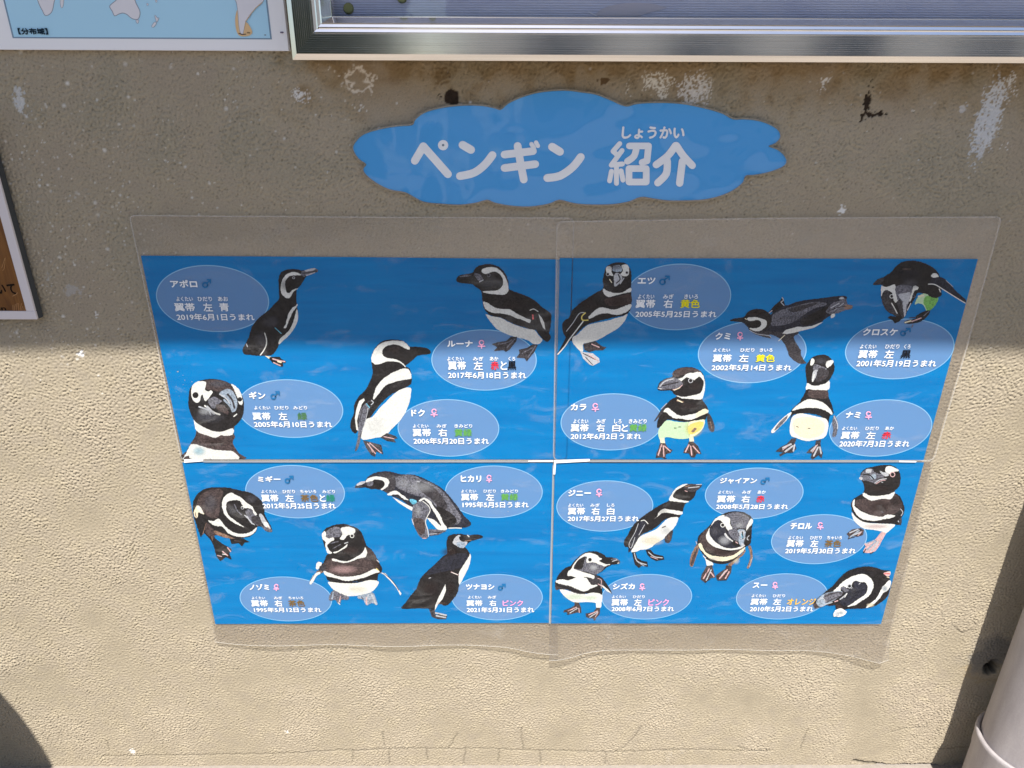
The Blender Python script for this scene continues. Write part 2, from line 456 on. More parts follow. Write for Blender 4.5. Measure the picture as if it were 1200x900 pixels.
D s 260,720 300,715 295,740 285,760 300,800 270,835 220,835 170,865 160,850 195,830 130,825 170,790 220,765
L l14 255,765 190,795
L l14 270,780 210,825
L l12 285,770 275,820
P l6 230,780 190,810
D s 460,735 500,730 495,760 500,800 515,835 505,880 480,855 430,890 415,875 425,840 380,835 410,800 450,775
L l12 460,780 420,820
L l12 475,790 440,860
L l12 490,790 500,840
P l6 470,770 430,830
h 500,90 70,35 0.35 G
@ 220 560 8.571 M
K j 50,330 55,240 90,170 160,115 250,95 350,95 440,105 520,125 600,140 670,170 740,230 770,300 770,360 800,420 845,510 840,545 790,530 740,490 700,490 690,530 640,580 560,605 480,615 400,600 330,580 270,560 280,610 380,680 440,720 420,760 440,820 380,800 330,835 290,790 270,720 240,640 180,570 150,560 135,600 110,540 80,450 60,390
J j 80,300 120,180 220,120 320,110 360,150 330,220 320,330 300,400 230,400 150,350 100,330
G h 230,250 90,120 0.35 G
K p 320,300 340,220 380,160 420,150 350,260 360,350 420,430 500,480 570,500 540,540 440,530 370,470 330,400
W j 430,148 480,170 540,200 590,250 640,280 670,330 695,370 660,380 620,310 570,300 520,230 460,225 400,240 385,290 400,360 450,410 520,460 570,495 500,470 430,430 380,380 348,310 345,240 375,185
W j 205,425 260,435 300,408 330,425 370,480 430,530 500,560 570,560 640,540 695,495 680,540 620,580 540,595 460,580 400,550 350,490 300,485 250,470
e 550,300 17 W
K j 400,250 470,230 530,240 510,300 540,340 600,330 640,400 690,480 640,520 560,490 480,430 420,380 395,320
G l12 470,270 500,330 540,370
e 548,302 14 L
G j 580,330 640,310 670,370 720,400 740,470 700,480 650,440 600,390
L p 565,372 600,385 640,440 680,475 640,460 600,410
D p 650,385 710,390 750,440 740,485 690,465 640,425
L p 715,365 745,365 780,420 820,480 840,530 800,520 760,470 730,410
W p 770,440 800,450 820,490 790,495 765,470
G p 740,480 800,500 845,520 840,545 780,530
T l7 800,490 820,520
C j 65,330 90,280 120,285 150,330 165,365 130,355 105,350 95,400 70,390 60,360
W j 90,290 120,285 160,360 120,340
T l9 75,350 85,395
T l7 185,455 165,520 150,570
J j 170,530 200,450 260,520 320,545 420,590 460,605 380,600 300,575 265,585 270,610 230,600
T p 260,530 330,545 440,595 480,610 400,605 300,575
T l8 240,590 250,630
K s 420,610 560,610 625,645 570,650 545,688 510,655 440,665
J l8 470,630 540,640
P l12 350,740 400,780
P l10 400,700 430,740
P l8 300,780 340,790
W l8 350,765 380,770
h 640,210 80,50 0.35 G
h 450,330 50,60 0.3 G
@ 350 605 8.182 M
K j 225,180 250,125 330,85 430,72 500,90 570,120 620,190 650,280 700,320 740,380 770,440 800,500 790,540 760,560 740,640 600,620 450,640 300,630 260,570 235,530 190,540 210,470 240,440 270,370 300,360 270,330 240,270
J j 240,450 330,400 430,450 560,420 650,380 700,430 740,500 600,550 450,580 320,550 240,520
B j 660,300 720,350 750,420 780,500 730,500 700,430 660,370
W j 330,405 400,425 470,430 540,395 600,350 635,295 655,340 640,390 560,410 500,435 440,448 370,435 325,425
P h 430,510 160,50 0.45 P
W j 235,520 300,545 380,575 470,580 560,570 640,545 720,505 760,510 775,535 720,550 640,585 560,605 480,620 420,615 350,590 290,580 250,560
K p 290,590 380,620 470,635 560,625 680,595 720,590 700,615 600,630 500,645 400,640 310,620
W p 280,630 350,635 440,642 560,640 680,612 765,625 745,680 690,730 600,755 500,765 420,755 350,715 310,680
C h 560,700 120,40 0.3 C
G j 255,190 270,140 340,100 400,115 415,165 380,200 320,200 280,215
K p 380,240 430,210 520,130 570,130 620,200 640,280 610,350 540,395 460,415 370,390 330,360 390,330
J h 500,330 110,50 0.5 J
W p 405,115 480,100 540,125 535,160 500,180 470,180 430,225 395,215 420,170
e 512,188 21 W
W p 225,165 250,140 262,170 260,200 300,220 270,250 245,235 225,205
W j 255,260 290,220 330,200 340,230 290,260 275,290 320,350 280,355 262,310
K p 290,260 340,230 400,225 440,240 420,290 370,320 320,345 285,310
G l10 310,260 380,240
G l8 330,310 400,270
W p 330,345 380,330 440,290 465,265 460,295 400,330 350,355
L l10 440,260 470,250
W j 180,440 220,445 210,480 180,510 165,490
D j 200,480 260,470 250,520 210,520
T p 180,520 235,535 180,560 150,590 160,560
W p 120,655 105,640 120,600 150,555 190,535 210,545 165,580 145,620
T l6 150,560 110,620
W s 780,540 830,545 900,620 950,690 985,740 975,760 940,690 880,620 820,560
K l6 815,545 880,600 930,660 960,710
L l8 750,420 770,440
Y l8 745,500 765,520
G j 290,780 330,710 400,740 480,770 470,800 410,800 400,835 370,830 350,800 300,810
A l14 330,730 320,790
P l10 400,770 390,820
W l8 380,830 395,845
A j 560,770 620,750 700,730 730,760 755,850 700,830 650,855 620,800 580,790
P l14 650,780 650,840
L l14 700,750 740,840
G l10 600,770 620,800
L l10 670,750 655,790
@ 410 540 7.5 M
N j 45,230 70,195 130,180 160,140 220,105 300,92 380,100 450,118 560,122 640,150 740,200 820,250 900,340 960,420 1010,490 1065,545 1040,580 960,590 880,590 850,600 800,610 740,560 690,510 620,440 550,420 460,350 370,310 320,280 260,250 190,250 140,235 60,240
G j 400,150 480,130 560,130 640,165 740,210 820,270 880,340 930,420 980,500 940,560 860,530 800,470 720,360 600,310 480,270 400,220
D j 240,120 320,105 390,130 400,230 350,280 300,260 340,200 320,150
D j 600,180 720,220 800,300 860,400 800,430 720,340 620,260
G h 620,230 160,60 0.4 L
K j 760,400 860,440 930,500 930,550 840,590 800,500
W j 140,175 170,150 220,138 280,142 325,155 345,185 330,225 290,255 270,250 300,215 300,185 270,170 220,165 190,180 150,190
K p 205,175 250,165 300,185 305,215 270,250 220,245 180,220 200,200
e 190,188 9 L
G p 150,190 200,180 200,215 160,225
L p 55,215 90,185 135,180 130,195 85,215
K l8 55,232 100,232 160,225
W j 330,290 400,262 440,285 500,330 515,345 470,335 430,300 390,295 350,305
W s 375,320 410,335 470,370 555,410 545,440 500,415 430,370
W j 605,350 650,325 700,345 720,375 750,420 790,470 820,540 855,590 840,610 800,605 800,560 780,520 750,470 720,420 690,370 650,340 620,358
W p 680,500 740,520 800,575 815,605 780,610 730,560 700,530
G p 560,380 620,360 670,370 700,410 705,450 680,500 665,540 680,600 692,660 670,685 620,670 580,610 550,540 548,470
J j 560,510 650,520 660,620 620,650 580,600
L h 600,440 40,60 0.4 L
W l6 640,355 690,395 705,440 675,500 665,545 685,610 690,665
W l5 545,510 560,560
S p 530,335 580,345 585,370 555,385 530,360
G s 690,600 780,605 850,615 780,650 700,660
K l7 700,625 790,628
L l6 700,645 760,640
W l9 870,592 930,590 980,592
P l7 640,680 670,680
L l8 590,183 610,185
h 470,200 80,60 0.3 L
@ 460 615 7.5 M
K j 478,130 500,95 560,80 620,82 670,92 740,85 795,100 780,118 720,135 680,150 640,190 660,220 682,260 685,310 660,390 620,450 590,520 570,600 520,670 480,708 440,700 400,700 370,750 330,740 240,735 80,738 110,690 160,620 210,560 240,480 300,410 380,340 440,280 480,248 475,190
N j 430,300 520,260 640,250 660,290 600,370 520,400 400,420 300,440 360,360
B h 500,240 90,50 0.5 B
W p 682,255 688,290 670,370 630,450 590,525 580,480 590,410 640,330 670,280
L j 545,120 575,90 600,100 590,130 620,150 660,150 630,200 590,200 555,180 530,160
A j 560,160 600,150 640,160 630,200 580,195
K p 585,105 620,100 640,120 615,140 590,130
W l8 660,92 672,105
T l7 640,140 690,135
K p 680,95 740,85 795,102 760,120 690,135
W s 465,520 470,580 440,650 400,700 370,755 375,710 400,650 430,590
K p 455,480 520,430 575,440 578,520 560,600 510,680 465,710 435,695 460,620 470,550
P l8 515,415 575,440
W l5 520,418 570,438
L l7 320,470 335,465
D s 320,740 370,750 380,790 480,800 470,830 400,830 345,810
L l14 380,775 470,795
L l12 385,800 465,815
K l7 400,788 460,805
T h 430,690 60,20 0.2 T
h 330,560 110,80 0.35 B
h 520,560 40,80 0.35 B
@ 720 555 7.5 M
K j 475,240 500,180 540,130 600,95 650,90 700,95 760,95 765,115 720,155 705,200 650,245 620,270 605,320 570,385 520,390 450,400 380,460 320,500 250,530 210,570 160,640 130,690 120,650 90,640 85,590 110,550 160,460 230,390 330,320 420,265
W j 380,370 390,340 430,310 480,315 540,325 598,335 590,360 540,358 480,345 420,345 400,360 370,385 350,400
W p 560,385 550,430 520,480 450,560 370,610 320,650 280,665 230,670 180,690 150,690 160,640 210,570 250,540 320,510 380,480 450,410 500,385
C h 330,590 120,50 0.5 C
L h 450,500 60,50 0.3 L
D l8 420,475 450,462
L l5 250,598 265,592
W j 480,235 500,185 540,130 600,95 645,90 600,115 540,150 515,205 560,225 620,238 655,245 620,255 540,245
K p 520,180 560,140 620,115 700,160 705,200 660,240 590,230 520,210
D p 610,120 650,92 740,95 765,105 740,140 690,160 640,150
T l8 625,115 660,108
L l7 650,125 745,115
L l6 720,98 765,95
P l6 620,150 640,158
N p 250,410 290,430 250,490 210,570 165,650 125,695 130,640 180,520 200,450
L l5 210,440 180,520 135,600 130,640 150,650 180,560
W l7 235,415 265,410 295,440
L l5 265,450 215,540
D j 440,570 460,540 500,500 515,510 500,580 480,610 450,605
T h 480,560 20,40 0.5 T
K s 155,690 185,690 200,740 240,765 290,775 295,820 240,810 215,830 180,800 165,740
L l8 175,700 200,770 280,800
A l8 210,780 260,810
K s 275,670 315,665 350,705 430,725 440,755 370,768 330,750 290,715
L l8 300,690 350,730 420,740
P l6 320,730 380,752
h 400,320 90,50 0.25 N
@ 640 635 9 M
K j 105,400 150,320 220,265 255,255 290,210 360,145 430,105 520,100 600,130 640,160 700,165 760,185 780,210 760,235 700,240 640,270 580,320 530,345 580,370 640,440 690,530 685,545 600,480 590,560 540,540 400,545 300,530 200,490 100,450
W p 260,290 300,220 380,140 450,115 530,135 560,165 590,180 560,200 620,235 650,245 600,262 540,230 490,215 440,225 420,200 430,160 390,160 330,200 290,270 310,290 400,320 480,345 510,360 500,400 470,380 400,370 320,375 270,360 225,355 235,310
G p 300,260 340,195 400,155 420,165 430,220 490,215 530,230 620,265 560,325 510,345 440,320 330,300
K j 300,270 340,190 415,155 400,210 380,280 330,290
A h 500,270 60,40 0.7 L
W j 110,405 180,395 240,405 330,370 420,380 460,430 480,455 540,455 520,480 470,490 410,525 330,500 260,470 180,450 110,430
W p 145,500 220,510 330,545 420,550 500,535 590,560 585,640 575,695 530,700 525,660 510,640 400,635 310,640 240,610 180,560
F h 300,580 140,40 0.3 F
F h 470,590 100,30 0.3 F
D j 100,440 200,460 280,490 360,520 430,530 400,550 320,545 220,505 150,500 110,485
K l22 110,455 200,480 300,515 380,535 450,520 530,480
J j 90,470 110,460 140,495 110,510
e 462,188 19 K
K p 560,200 600,190 640,165 700,175 770,200 770,230 690,235 620,225
G l12 690,185 740,180 770,210
L l9 700,205 745,190
W l9 570,215 630,240 670,238
W l8 755,225 768,222
D j 455,400 510,385 510,350 560,375 600,420 600,480 530,450 480,450
P l7 545,385 580,400 582,440
L l6 580,440 582,490
W s 545,445 600,460 650,500 690,545 640,520 590,470
P l8 550,445 590,465
J s 300,635 345,640 370,700 370,750 330,745 290,755 230,770 215,740 180,745 190,720 250,700 300,670
P l10 320,690 230,730
L l9 330,700 250,750
P l8 345,700 350,745
K l5 200,740 250,725
K l7 220,765 240,765
J s 530,695 570,695 565,760 530,800 515,830 490,805 450,805 420,790 415,755 450,750 500,740
P l10 540,730 450,770
L l10 545,740 460,795
P l8 545,750 520,790
K l8 505,825 520,820
h 180,350 50,40 0.2 N
@ 800 590 9 M
T p 75,655 75,600 95,530 130,460 150,430 170,460 160,520 130,600 110,660 90,665
J j 85,640 110,550 150,470 160,480 130,580 105,650
K j 155,400 170,340 220,290 280,240 330,170 410,120 480,90 560,82 640,90 710,130 740,180 725,300 720,400 700,440 650,470 600,540 520,610 430,635 340,625 270,590 210,530 160,450
J j 170,400 220,300 270,260 260,360 300,440 400,490 500,510 620,470 560,550 460,560 350,540 250,490
B h 400,510 160,40 0.5 B
C j 165,430 195,420 230,500 300,545 380,560 460,562 540,540 600,500 660,460 640,500 570,560 500,595 420,610 340,595 270,570 210,510 175,465
W h 350,580 90,25 0.5 W
W p 210,545 270,590 320,630 315,655 260,660 240,590
T p 480,640 540,600 620,530 660,480 650,530 560,610 510,665 490,655
C h 560,600 50,50 0.5 C
K l14 250,580 330,620 420,632 500,615 570,570
W p 300,230 340,165 420,122 460,135 500,160 500,215 525,265 490,290 460,260 440,220 400,180 360,180 320,215 285,260 290,330 340,400 420,455 500,475 580,465 660,440 600,480 500,492 410,480 320,450 265,400 245,350 265,290
N p 295,250 340,190 385,175 400,230 450,270 480,310 560,400 610,450 540,470 450,465 370,425 310,370 282,310
A h 440,390 80,60 0.6 L
G h 340,290 50,70 0.4 G
e 422,228 25 W
G j 440,130 520,95 620,100 700,150 700,200 680,260 600,260 540,270 510,215 500,160 460,140
L h 600,230 60,40 0.5 L
W p 720,160 742,175 730,220 700,250 670,290 680,230 700,190
G p 480,290 530,270 580,280 600,340 610,400 560,390 510,350
A p 580,285 620,270 660,290 670,340 650,390 640,445 600,440 590,380 600,330
L p 600,290 650,290 640,340 600,340
K l12 630,300 635,370
S l8 620,320 630,360
L p 450,310 490,360 545,410 520,400 460,360 440,330
W l8 450,315 480,360 540,405
K p 540,390 610,440 570,450 530,430
P l9 560,405 580,420
L j 625,420 650,430 640,450 620,445
K j 670,300 725,250 720,400 690,440 655,400
L l9 680,370 690,385
L l8 640,380 660,360
L l8 700,340 680,360
T s 690,450 715,440 735,500 740,580 720,650 690,690 675,680 700,620 715,560 705,500
L l5 735,570 700,670
L l7 140,400 150,425
J s 250,660 310,650 330,730 345,780 290,790 240,840 190,800 200,750 230,700
P l14 280,690 220,790
L l12 300,700 250,810
P l14 300,730 330,770
K l6 260,700 250,770
K l6 230,830 290,800
J s 460,650 520,665 510,730 470,800 400,815 360,800 350,760 400,720 450,690
P l14 470,700 390,790
P l12 490,720 450,790
L l8 450,710 410,760
K l6 480,700 430,780
K l7 370,810 460,808
@ 980 535 7.5 M
K j 210,190 220,140 260,105 320,90 400,75 480,75 540,110 565,180 555,260 510,310 560,350 590,420 600,480 575,540 570,590 530,600 480,590 400,590 300,580 220,570 170,520 130,440 145,380 200,340 235,325 245,290 240,240
J j 170,390 260,370 400,380 510,330 560,380 580,440 520,500 440,520 360,530 260,490 180,440
B h 380,440 120,60 0.6 B
K h 520,400 60,60 0.5 K
W j 240,318 300,345 370,345 450,335 512,312 500,350 470,378 420,370 360,380 310,388 270,370 235,345
W j 145,390 165,378 160,430 200,470 260,500 330,520 400,530 450,510 520,520 480,540 420,550 350,565 270,560 210,540 170,500 145,440
W p 135,490 170,530 230,570 300,585 400,590 515,598 480,640 430,680 400,660 330,645 250,635 190,600 150,550
C h 350,615 130,25 0.4 P
K l12 140,470 180,530 250,570 350,578 450,570 540,580
G j 210,190 225,145 270,110 320,110 380,130 420,170 400,210 340,235 280,215 230,210
K j 330,100 400,80 470,90 430,140 370,150 330,130
L j 270,110 310,115 300,140 260,140
A j 300,170 340,150 350,190 310,200
L j 205,180 230,185 225,205 205,200
K l10 240,160 290,160 330,200
D l10 350,200 400,190
W p 440,90 480,85 545,115 540,130 500,135 490,160 460,150 430,130
L j 380,125 420,140 450,140 460,165 430,175 405,160
e 495,158 24 P
L l8 340,235 380,205 440,195
P l6 350,240 400,210 430,208
L l6 395,222 410,228
K h 380,280 120,40 0.4 B
L l6 565,460 585,490 570,520
L l7 545,565 548,575
D p 555,540 575,545 570,600 550,590
G l8 400,485 415,492
J s 215,630 245,645 235,690 190,705 150,700 105,730 110,700 90,680 140,640
A l12 200,650 120,710
L l12 215,665 150,690
L l10 190,640 120,670
P l6 225,660 190,695
K l6 105,720 160,710
P p 395,665 435,675 400,740 375,790 330,840 250,845 240,820 260,790 250,765 320,740 360,710
A l16 350,745 270,820
L l14 370,750 310,830
A l12 340,735 265,765
P l8 400,690 380,740
K l9 240,845 260,815
K l7 300,855 325,840
@ 945 655 10.909 M
K j 265,400 330,350 430,240 520,160 640,115 780,95 900,115 970,140 1075,155 1060,200 1070,280 1080,370 1045,470 960,550 880,600 760,630 640,635 520,640 480,650 380,640 370,590 300,600 260,590 140,630 110,610 90,570 140,510 200,460
N h 700,170 180,50 0.4 N
J h 800,130 120,30 0.4 J
W j 345,415 410,350 470,290 560,235 660,200 720,195 790,220 840,270 860,330 840,410 790,480 700,540 620,590 520,610 600,560 680,500 750,450 780,390 770,330 740,295 700,300 640,280 600,290 580,330 540,360 500,370 470,350 440,370 430,420
N j 440,390 480,350 540,390 600,370 610,290 650,280 700,310 750,300 780,350 775,420 720,480 620,540 540,590 480,600 430,560 420,510 500,440
G j 435,370 480,355 540,400 500,420 460,400
N h 600,440 120,60 0.4 N
e 552,348 29 L
L l7 670,325 690,305
L l6 575,380 590,365
W j 1045,285 1078,280 1075,340 1040,400 980,440 940,500 880,560 830,600 760,625 800,580 870,530 920,460 950,400 980,350
C h 820,590 60,30 0.7 C
L h 1000,380 50,50 0.5 A
A p 120,560 160,500 240,440 330,420 440,410 460,440 400,500 300,560 200,610 140,600
G p 220,470 330,425 450,420 460,450 380,510 300,545 240,560
D l16 240,480 340,440 440,430
L l10 160,520 210,500 240,540
G l12 280,510 380,450 460,440
D l10 260,560 360,500 420,480
L p 430,510 480,470 520,430 515,450 470,495 430,525
W l9 490,490 520,440
P l14 365,545 400,535
L l9 220,590 330,555
J j 90,575 110,560 150,600 120,635 100,610
T l6 130,620 150,625
B j 375,580 440,600 480,640 400,640
W j 350,690 380,650 430,630 480,650 515,680 480,720 420,742 380,735 350,740
L j 360,700 400,680 420,720 380,730
A h 440,690 50,30 0.5 A
P p 985,180 1070,165 1070,210 1030,220
R l14 1000,190 1060,188
W l8 1040,165 1072,165
C l8 1030,230 1060,240
'''
# ------------------------------------------------------------------ the wall: one rough stucco sheet with real relief
def smooth_noise(nz, nx, dx, lam, width=.45, seed=0):
    r = np.random.default_rng(seed); f = np.fft.rfft2(r.standard_normal((nz, nx)))
    kz = np.fft.fftfreq(nz, dx)[:, None]; kx = np.fft.rfftfreq(nx, dx)[None]; k = np.sqrt((kz * 1.0) ** 2 + kx ** 2) + 1e-9
    g = np.exp(-(np.log(k * lam)) ** 2 / (2 * width ** 2)); o = np.fft.irfft2(f * g, (nz, nx)); return (o / o.std()).astype(np.float32)
DX = .0015
X0, X1, Z0, Z1 = -1.13, 1.0, 0.0, 1.335
nx = int((X1 - X0) / DX); nz = int((Z1 - Z0) / DX)
xs = X0 + (np.arange(nx) + .5) * DX; zs = Z0 + np.arange(nz) * DX
n1 = smooth_noise(nz, nx, DX, .0062, .34, 1); n2 = smooth_noise(nz, nx, DX, .0040, .3, 2); n3 = smooth_noise(nz, nx, DX, .06, .6, 3); n4 = smooth_noise(nz, nx, DX, .25, .6, 4); n5 = smooth_noise(nz, nx, DX, .018, .5, 5)
relief = np.tanh(.9 * n1 + .2) * .75 + .30 * n2 + .12 * np.tanh(n5)
Hh = relief * .00108 * np.clip(1 + .12 * n3 + .22 * n4, .3, 1.7) + n4 * .0004
XX, ZZ = np.meshgrid(xs, zs)
# colour of the render coat: patchy beige with painted pit shade, grime, peeled paint, splashes
alb = np.empty((nz, nx, 3), np.float32); base = np.array([.362, .311, .230], np.float32)
alb[:] = base
alb *= (1 + .018 * n3 + .03 * n4)[..., None]; alb *= (1 + .03 * n2 + .015 * n1)[..., None]
alb[..., 2] *= 1 + .015 * np.tanh(n4 - n3)
pit_shade = np.clip(-(relief + .55) * 1.2, 0, 1); alb *= (1 - .35 * pit_shade)[..., None]  # shade in the relief pits is put into the colour
def blend(mask, col):
    global alb
    alb = alb * (1 - mask[..., None]) + np.array(col, np.float32) * mask[..., None]
sstep = lambda a, b, x: np.clip((x - a) / (b - a), 0, 1) ** 2 * (3 - 2 * np.clip((x - a) / (b - a), 0, 1))
# brown tint under the case, strongest at its lower edge
zc = at(600, 72)[2]; xl = at(343, 72)[0]
m = sstep(-.085, .01, ZZ - zc + .006 * n3 + .004 * n1) * sstep(-.05, .08, XX - xl + .02 * n3) * .7; m = np.maximum(m, sstep(-.035, -.005, ZZ - zc + .006 * n3) * sstep(-.02, .03, XX - xl) * .8)
blend(m, (.23, .15, .06))
m = .7 * sstep(1.0, 2.2, n3 + 1.5 * sstep(-.06, -.02, ZZ - zc) - .5) * sstep(-.09, -.02, ZZ - zc) * .28 * (XX > xl); blend(m, (.15, .085, .03))
# greenish film of algae in the upper half
blend(sstep(.2, 1.6, n4) * sstep(.75, 1.0, ZZ) * .22, (.24, .24, .17))
blend(sstep(.3, 1.7, -n4) * sstep(.75, 1.0, ZZ) * .16, (.32, .26, .225))
def patch(px, py, rx, ry, col, dens=0.0, k=.35, ring=0, op=1.0, tilt=0, sq=0):
    """a peeled or dirty spot with a ragged outline: centre and radii read in the photograph"""
    c = at(px, py); ax = abs(at(px + rx, py)[0] - c[0]); az = abs(at(px, py - ry)[2] - c[2])
    u = (XX - c[0]) / ax; w = (ZZ - c[2]) / az; u = u + tilt * w
    d = np.sqrt(u * u + w * w) + k * (.5 * n1 + .6 * n5)
    if sq: d = (u ** 4 + w ** 4) ** .25 + k * .6 * n5 + .25 * sstep(.2, -.6, u) * np.abs(w)
    mk = sstep(1.08, .92, d)
    if ring: mk = mk * sstep(ring - .1, ring + .1, np.sqrt(u * u + w * w) + .2 * n5)
    if dens: mk = mk * sstep(dens - .3, dens + .3, n1 * .55 + n2 * .5 + n5 * .75)
    blend(mk * op, col); return mk
WH = (.66, .65, .64)
hm = patch(420, 94, 16, 15, (.62, .56, .48), k=.25, ring=.68); Hh -= hm * .0004
patch(421, 126, 9, 8, (.62, .6, .56), dens=.5, k=.6)
patch(352, 112, 11, 7, WH, dens=-.7, k=.6)
patch(770, 96, 17, 12, (.64, .60, .52), dens=-.5, k=.55); patch(775, 112, 8, 12, (.64, .60, .52), dens=.1, k=.6); patch(738, 105, 10, 12, (.64, .60, .52), dens=.9, k=.5)
patch(814, 106, 19, 19, (.60, .57, .53), dens=-.8, k=.4)
patch(967, 97, 7, 11, WH, dens=.1, k=.6, tilt=-.4)
patch(1158, 140, 14, 44, (.56, .57, .58), dens=-1.5, k=.35, tilt=-.15); patch(1185, 93, 5, 9, (.60, .59, .57), dens=-.2, k=.5); patch(1180, 112, 16, 14, WH, dens=.9, k=.5); patch(1178, 170, 9, 18, WH, dens=1.3, k=.5)
patch(1127, 127, 5, 4, (.5, .48, .46), k=.5); patch(24, 118, 6, 13, (.55, .55, .54), dens=.0, k=.5); patch(85, 340, 9, 6, (.40, .39, .38), k=.4, op=.6); patch(58, 328, 4, 11, (.42, .43, .42), dens=.2, k=.5, op=.7); patch(114, 370, 5, 6, WH, dens=.6, k=.6)
DK = (.030, .018, .010)
dk = patch(529, 114, 9, 9, DK, k=.10, sq=1); dk = np.maximum(dk, patch(1016, 122, 3.5, 17, DK, k=.55, tilt=-.35)); dk = np.maximum(dk, patch(1024, 134, 12, 2.5, DK, k=.6)); Hh -= dk * .0012
patch(707, 96, 4, 4, (.12, .07, .03), k=.5); patch(518, 90, 9, 8, (.16, .10, .04), k=.5, op=.6); patch(560, 102, 6, 5, (.2, .13, .06), k=.5, op=.4); patch(515, 113, 4, 5, DK, dens=.6, k=.5)
for q in ((430, 66, 4, 3), (155, 880, 2.6, 3), (1077, 463, 2.2, 2.2), (337, 857, 2.4, 1), (96, 415, 4, 3), (987, 247, 4, 4)): patch(*q, (.75, .74, .72), dens=.0, k=.5)
patch(800, 880, 3, 11, (.48, .44, .38), dens=.6, k=.5, op=.6); patch(784, 886, 5, 12, (.48, .44, .38), dens=.7, k=.5, op=.6)
# fine white paint splashes
spl = np.zeros((nz, nx), np.float32)
for i in range(850):
    t = rng.random()
    if t < .62: px, py = rng.normal(75, 75), rng.normal(300, 120)
    elif t < .75: px, py = rng.normal(230, 130), rng.normal(120, 60)
    else: px, py = rng.uniform(0, 1200), rng.uniform(70, 440)
    if not (0 < px < 1200 and 60 < py < 470): continue
    c = at(px, py); r = rng.choice([.0005, .0008, .0011, .0017], p=[.5, .35, .12, .03]); ix = int((c[0] - X0) / DX); iz = int((c[2] - Z0) / DX)
    if 2 < ix < nx - 3 and 2 < iz < nz - 3:
        sl = (slice(iz - 2, iz + 3), slice(ix - 2, ix + 3)); d = np.hypot(XX[sl] - c[0], ZZ[sl] - c[2]); spl[sl] = np.maximum(spl[sl], np.clip(1.3 - d / r * .6, 0, 1) * rng.uniform(.2, .75) * (d < r * 1.9))
blend(spl, (.78, .77, .75))
# hairline cracks along the foot of the wall
def jag_open(p, step, amp):
    out = []
    for a, b in zip(p[:-1], p[1:]):
        n = max(1, int(np.hypot(*(b - a)) / step))
        out += [a + (b - a) * k / n + (rng.uniform(-amp, amp, 2) if k else 0) for k in range(n)]
    return np.array(out + [p[-1]])
def crack(pts, w=.0016, depth=.0016, dark=.45):
    global Hh, alb
    p = np.array([at(*q)[[0, 2]] for q in pts]); p = jag_open(p, .006, .0016)
    lo = p.min(0) - .01; hi = p.max(0) + .01
    a0, a1 = max(0, int((lo[0] - X0) / DX)), min(nx, int((hi[0] - X0) / DX)); b0, b1 = max(0, int((lo[1] - Z0) / DX)), min(nz, int((hi[1] - Z0) / DX))
    if a1 <= a0 or b1 <= b0: return
    gx, gz = XX[b0:b1, a0:a1], ZZ[b0:b1, a0:a1]; D = np.full(gx.shape, 9., np.float32)
    for a, b in zip(p[:-1], p[1:]):
        if np.hypot(*(b - a)) > .05: continue
        ab = b - a; t = np.clip(((gx - a[0]) * ab[0] + (gz - a[1]) * ab[1]) / (ab @ ab + 1e-12), 0, 1); D = np.minimum(D, np.hypot(gx - a[0] - t * ab[0], gz - a[1] - t * ab[1]))
    g = np.exp(-(D / w) ** 2); Hh[b0:b1, a0:a1] -= g * depth; alb[b0:b1, a0:a1] *= (1 - dark * g)[..., None]
for pl in ([(300, 884), (350, 882), (400, 879), (420, 880), (450, 877), (500, 877), (525, 877.5), (560, 877), (620, 879), (660, 880)], [(660, 880), (720, 881), (800, 878), (860, 880), (900, 879)], [(120, 886), (200, 885), (300, 884)],
           [(449, 858), (450, 868), (451, 874)], [(526, 877), (531, 868), (536, 860)], [(456, 878), (457, 888), (456, 895)], [(500, 878), (501, 890)], [(545, 878), (544, 895)], [(585, 879), (584, 893)], [(611, 852), (612, 870), (613, 878)], [(633, 880), (634, 894)],
           [(720, 881), (735, 872), (745, 862), (752, 850)], [(938, 878), (942, 866), (947, 855)], [(865, 875), (880, 880), (905, 879)], [(414, 880), (413, 893)], [(710, 882), (709, 895)],
           [(1092, 876), (1110, 877), (1125, 875), (1145, 876)], [(1118, 735), (1128, 742), (1140, 738)], [(1044, 858), (1060, 853), (1085, 852)], [(125, 868), (129, 880)]):
    crack(pl, depth=.0011, dark=.33)
crack([(1000, 892), (1040, 897), (1080, 895.5), (1098, 897)], w=.003, depth=.004, dark=.8)
# the hole knocked in the foot of the wall, with soot round it
c = at(1162, 782); dd = np.hypot(XX - c[0], (ZZ - c[2]) * .8) + .0015 * n5
Hh -= sstep(.016, .006, dd) * .022; alb *= (1 - .8 * sstep(.02, .008, dd))[..., None]
d2 = np.hypot((XX - c[0] + .005) / .055, (ZZ - c[2] - .03) / .05) + .12 * n3; blend(sstep(1.1, .5, d2) * .6, (.12, .125, .13)); d3 = np.abs(np.hypot((XX - c[0]) / .045, (ZZ - c[2] + .0) / .035) - 1); blend(sstep(.22, .05, d3 + .1 * n5) * .5 * (ZZ < c[2] + .005), (.33, .26, .16))
blend(sstep(1.0, .2, np.hypot((XX - .735) / .09, (ZZ - .16) / .09) + .2 * n3) * .25, (.36, .30, .24))
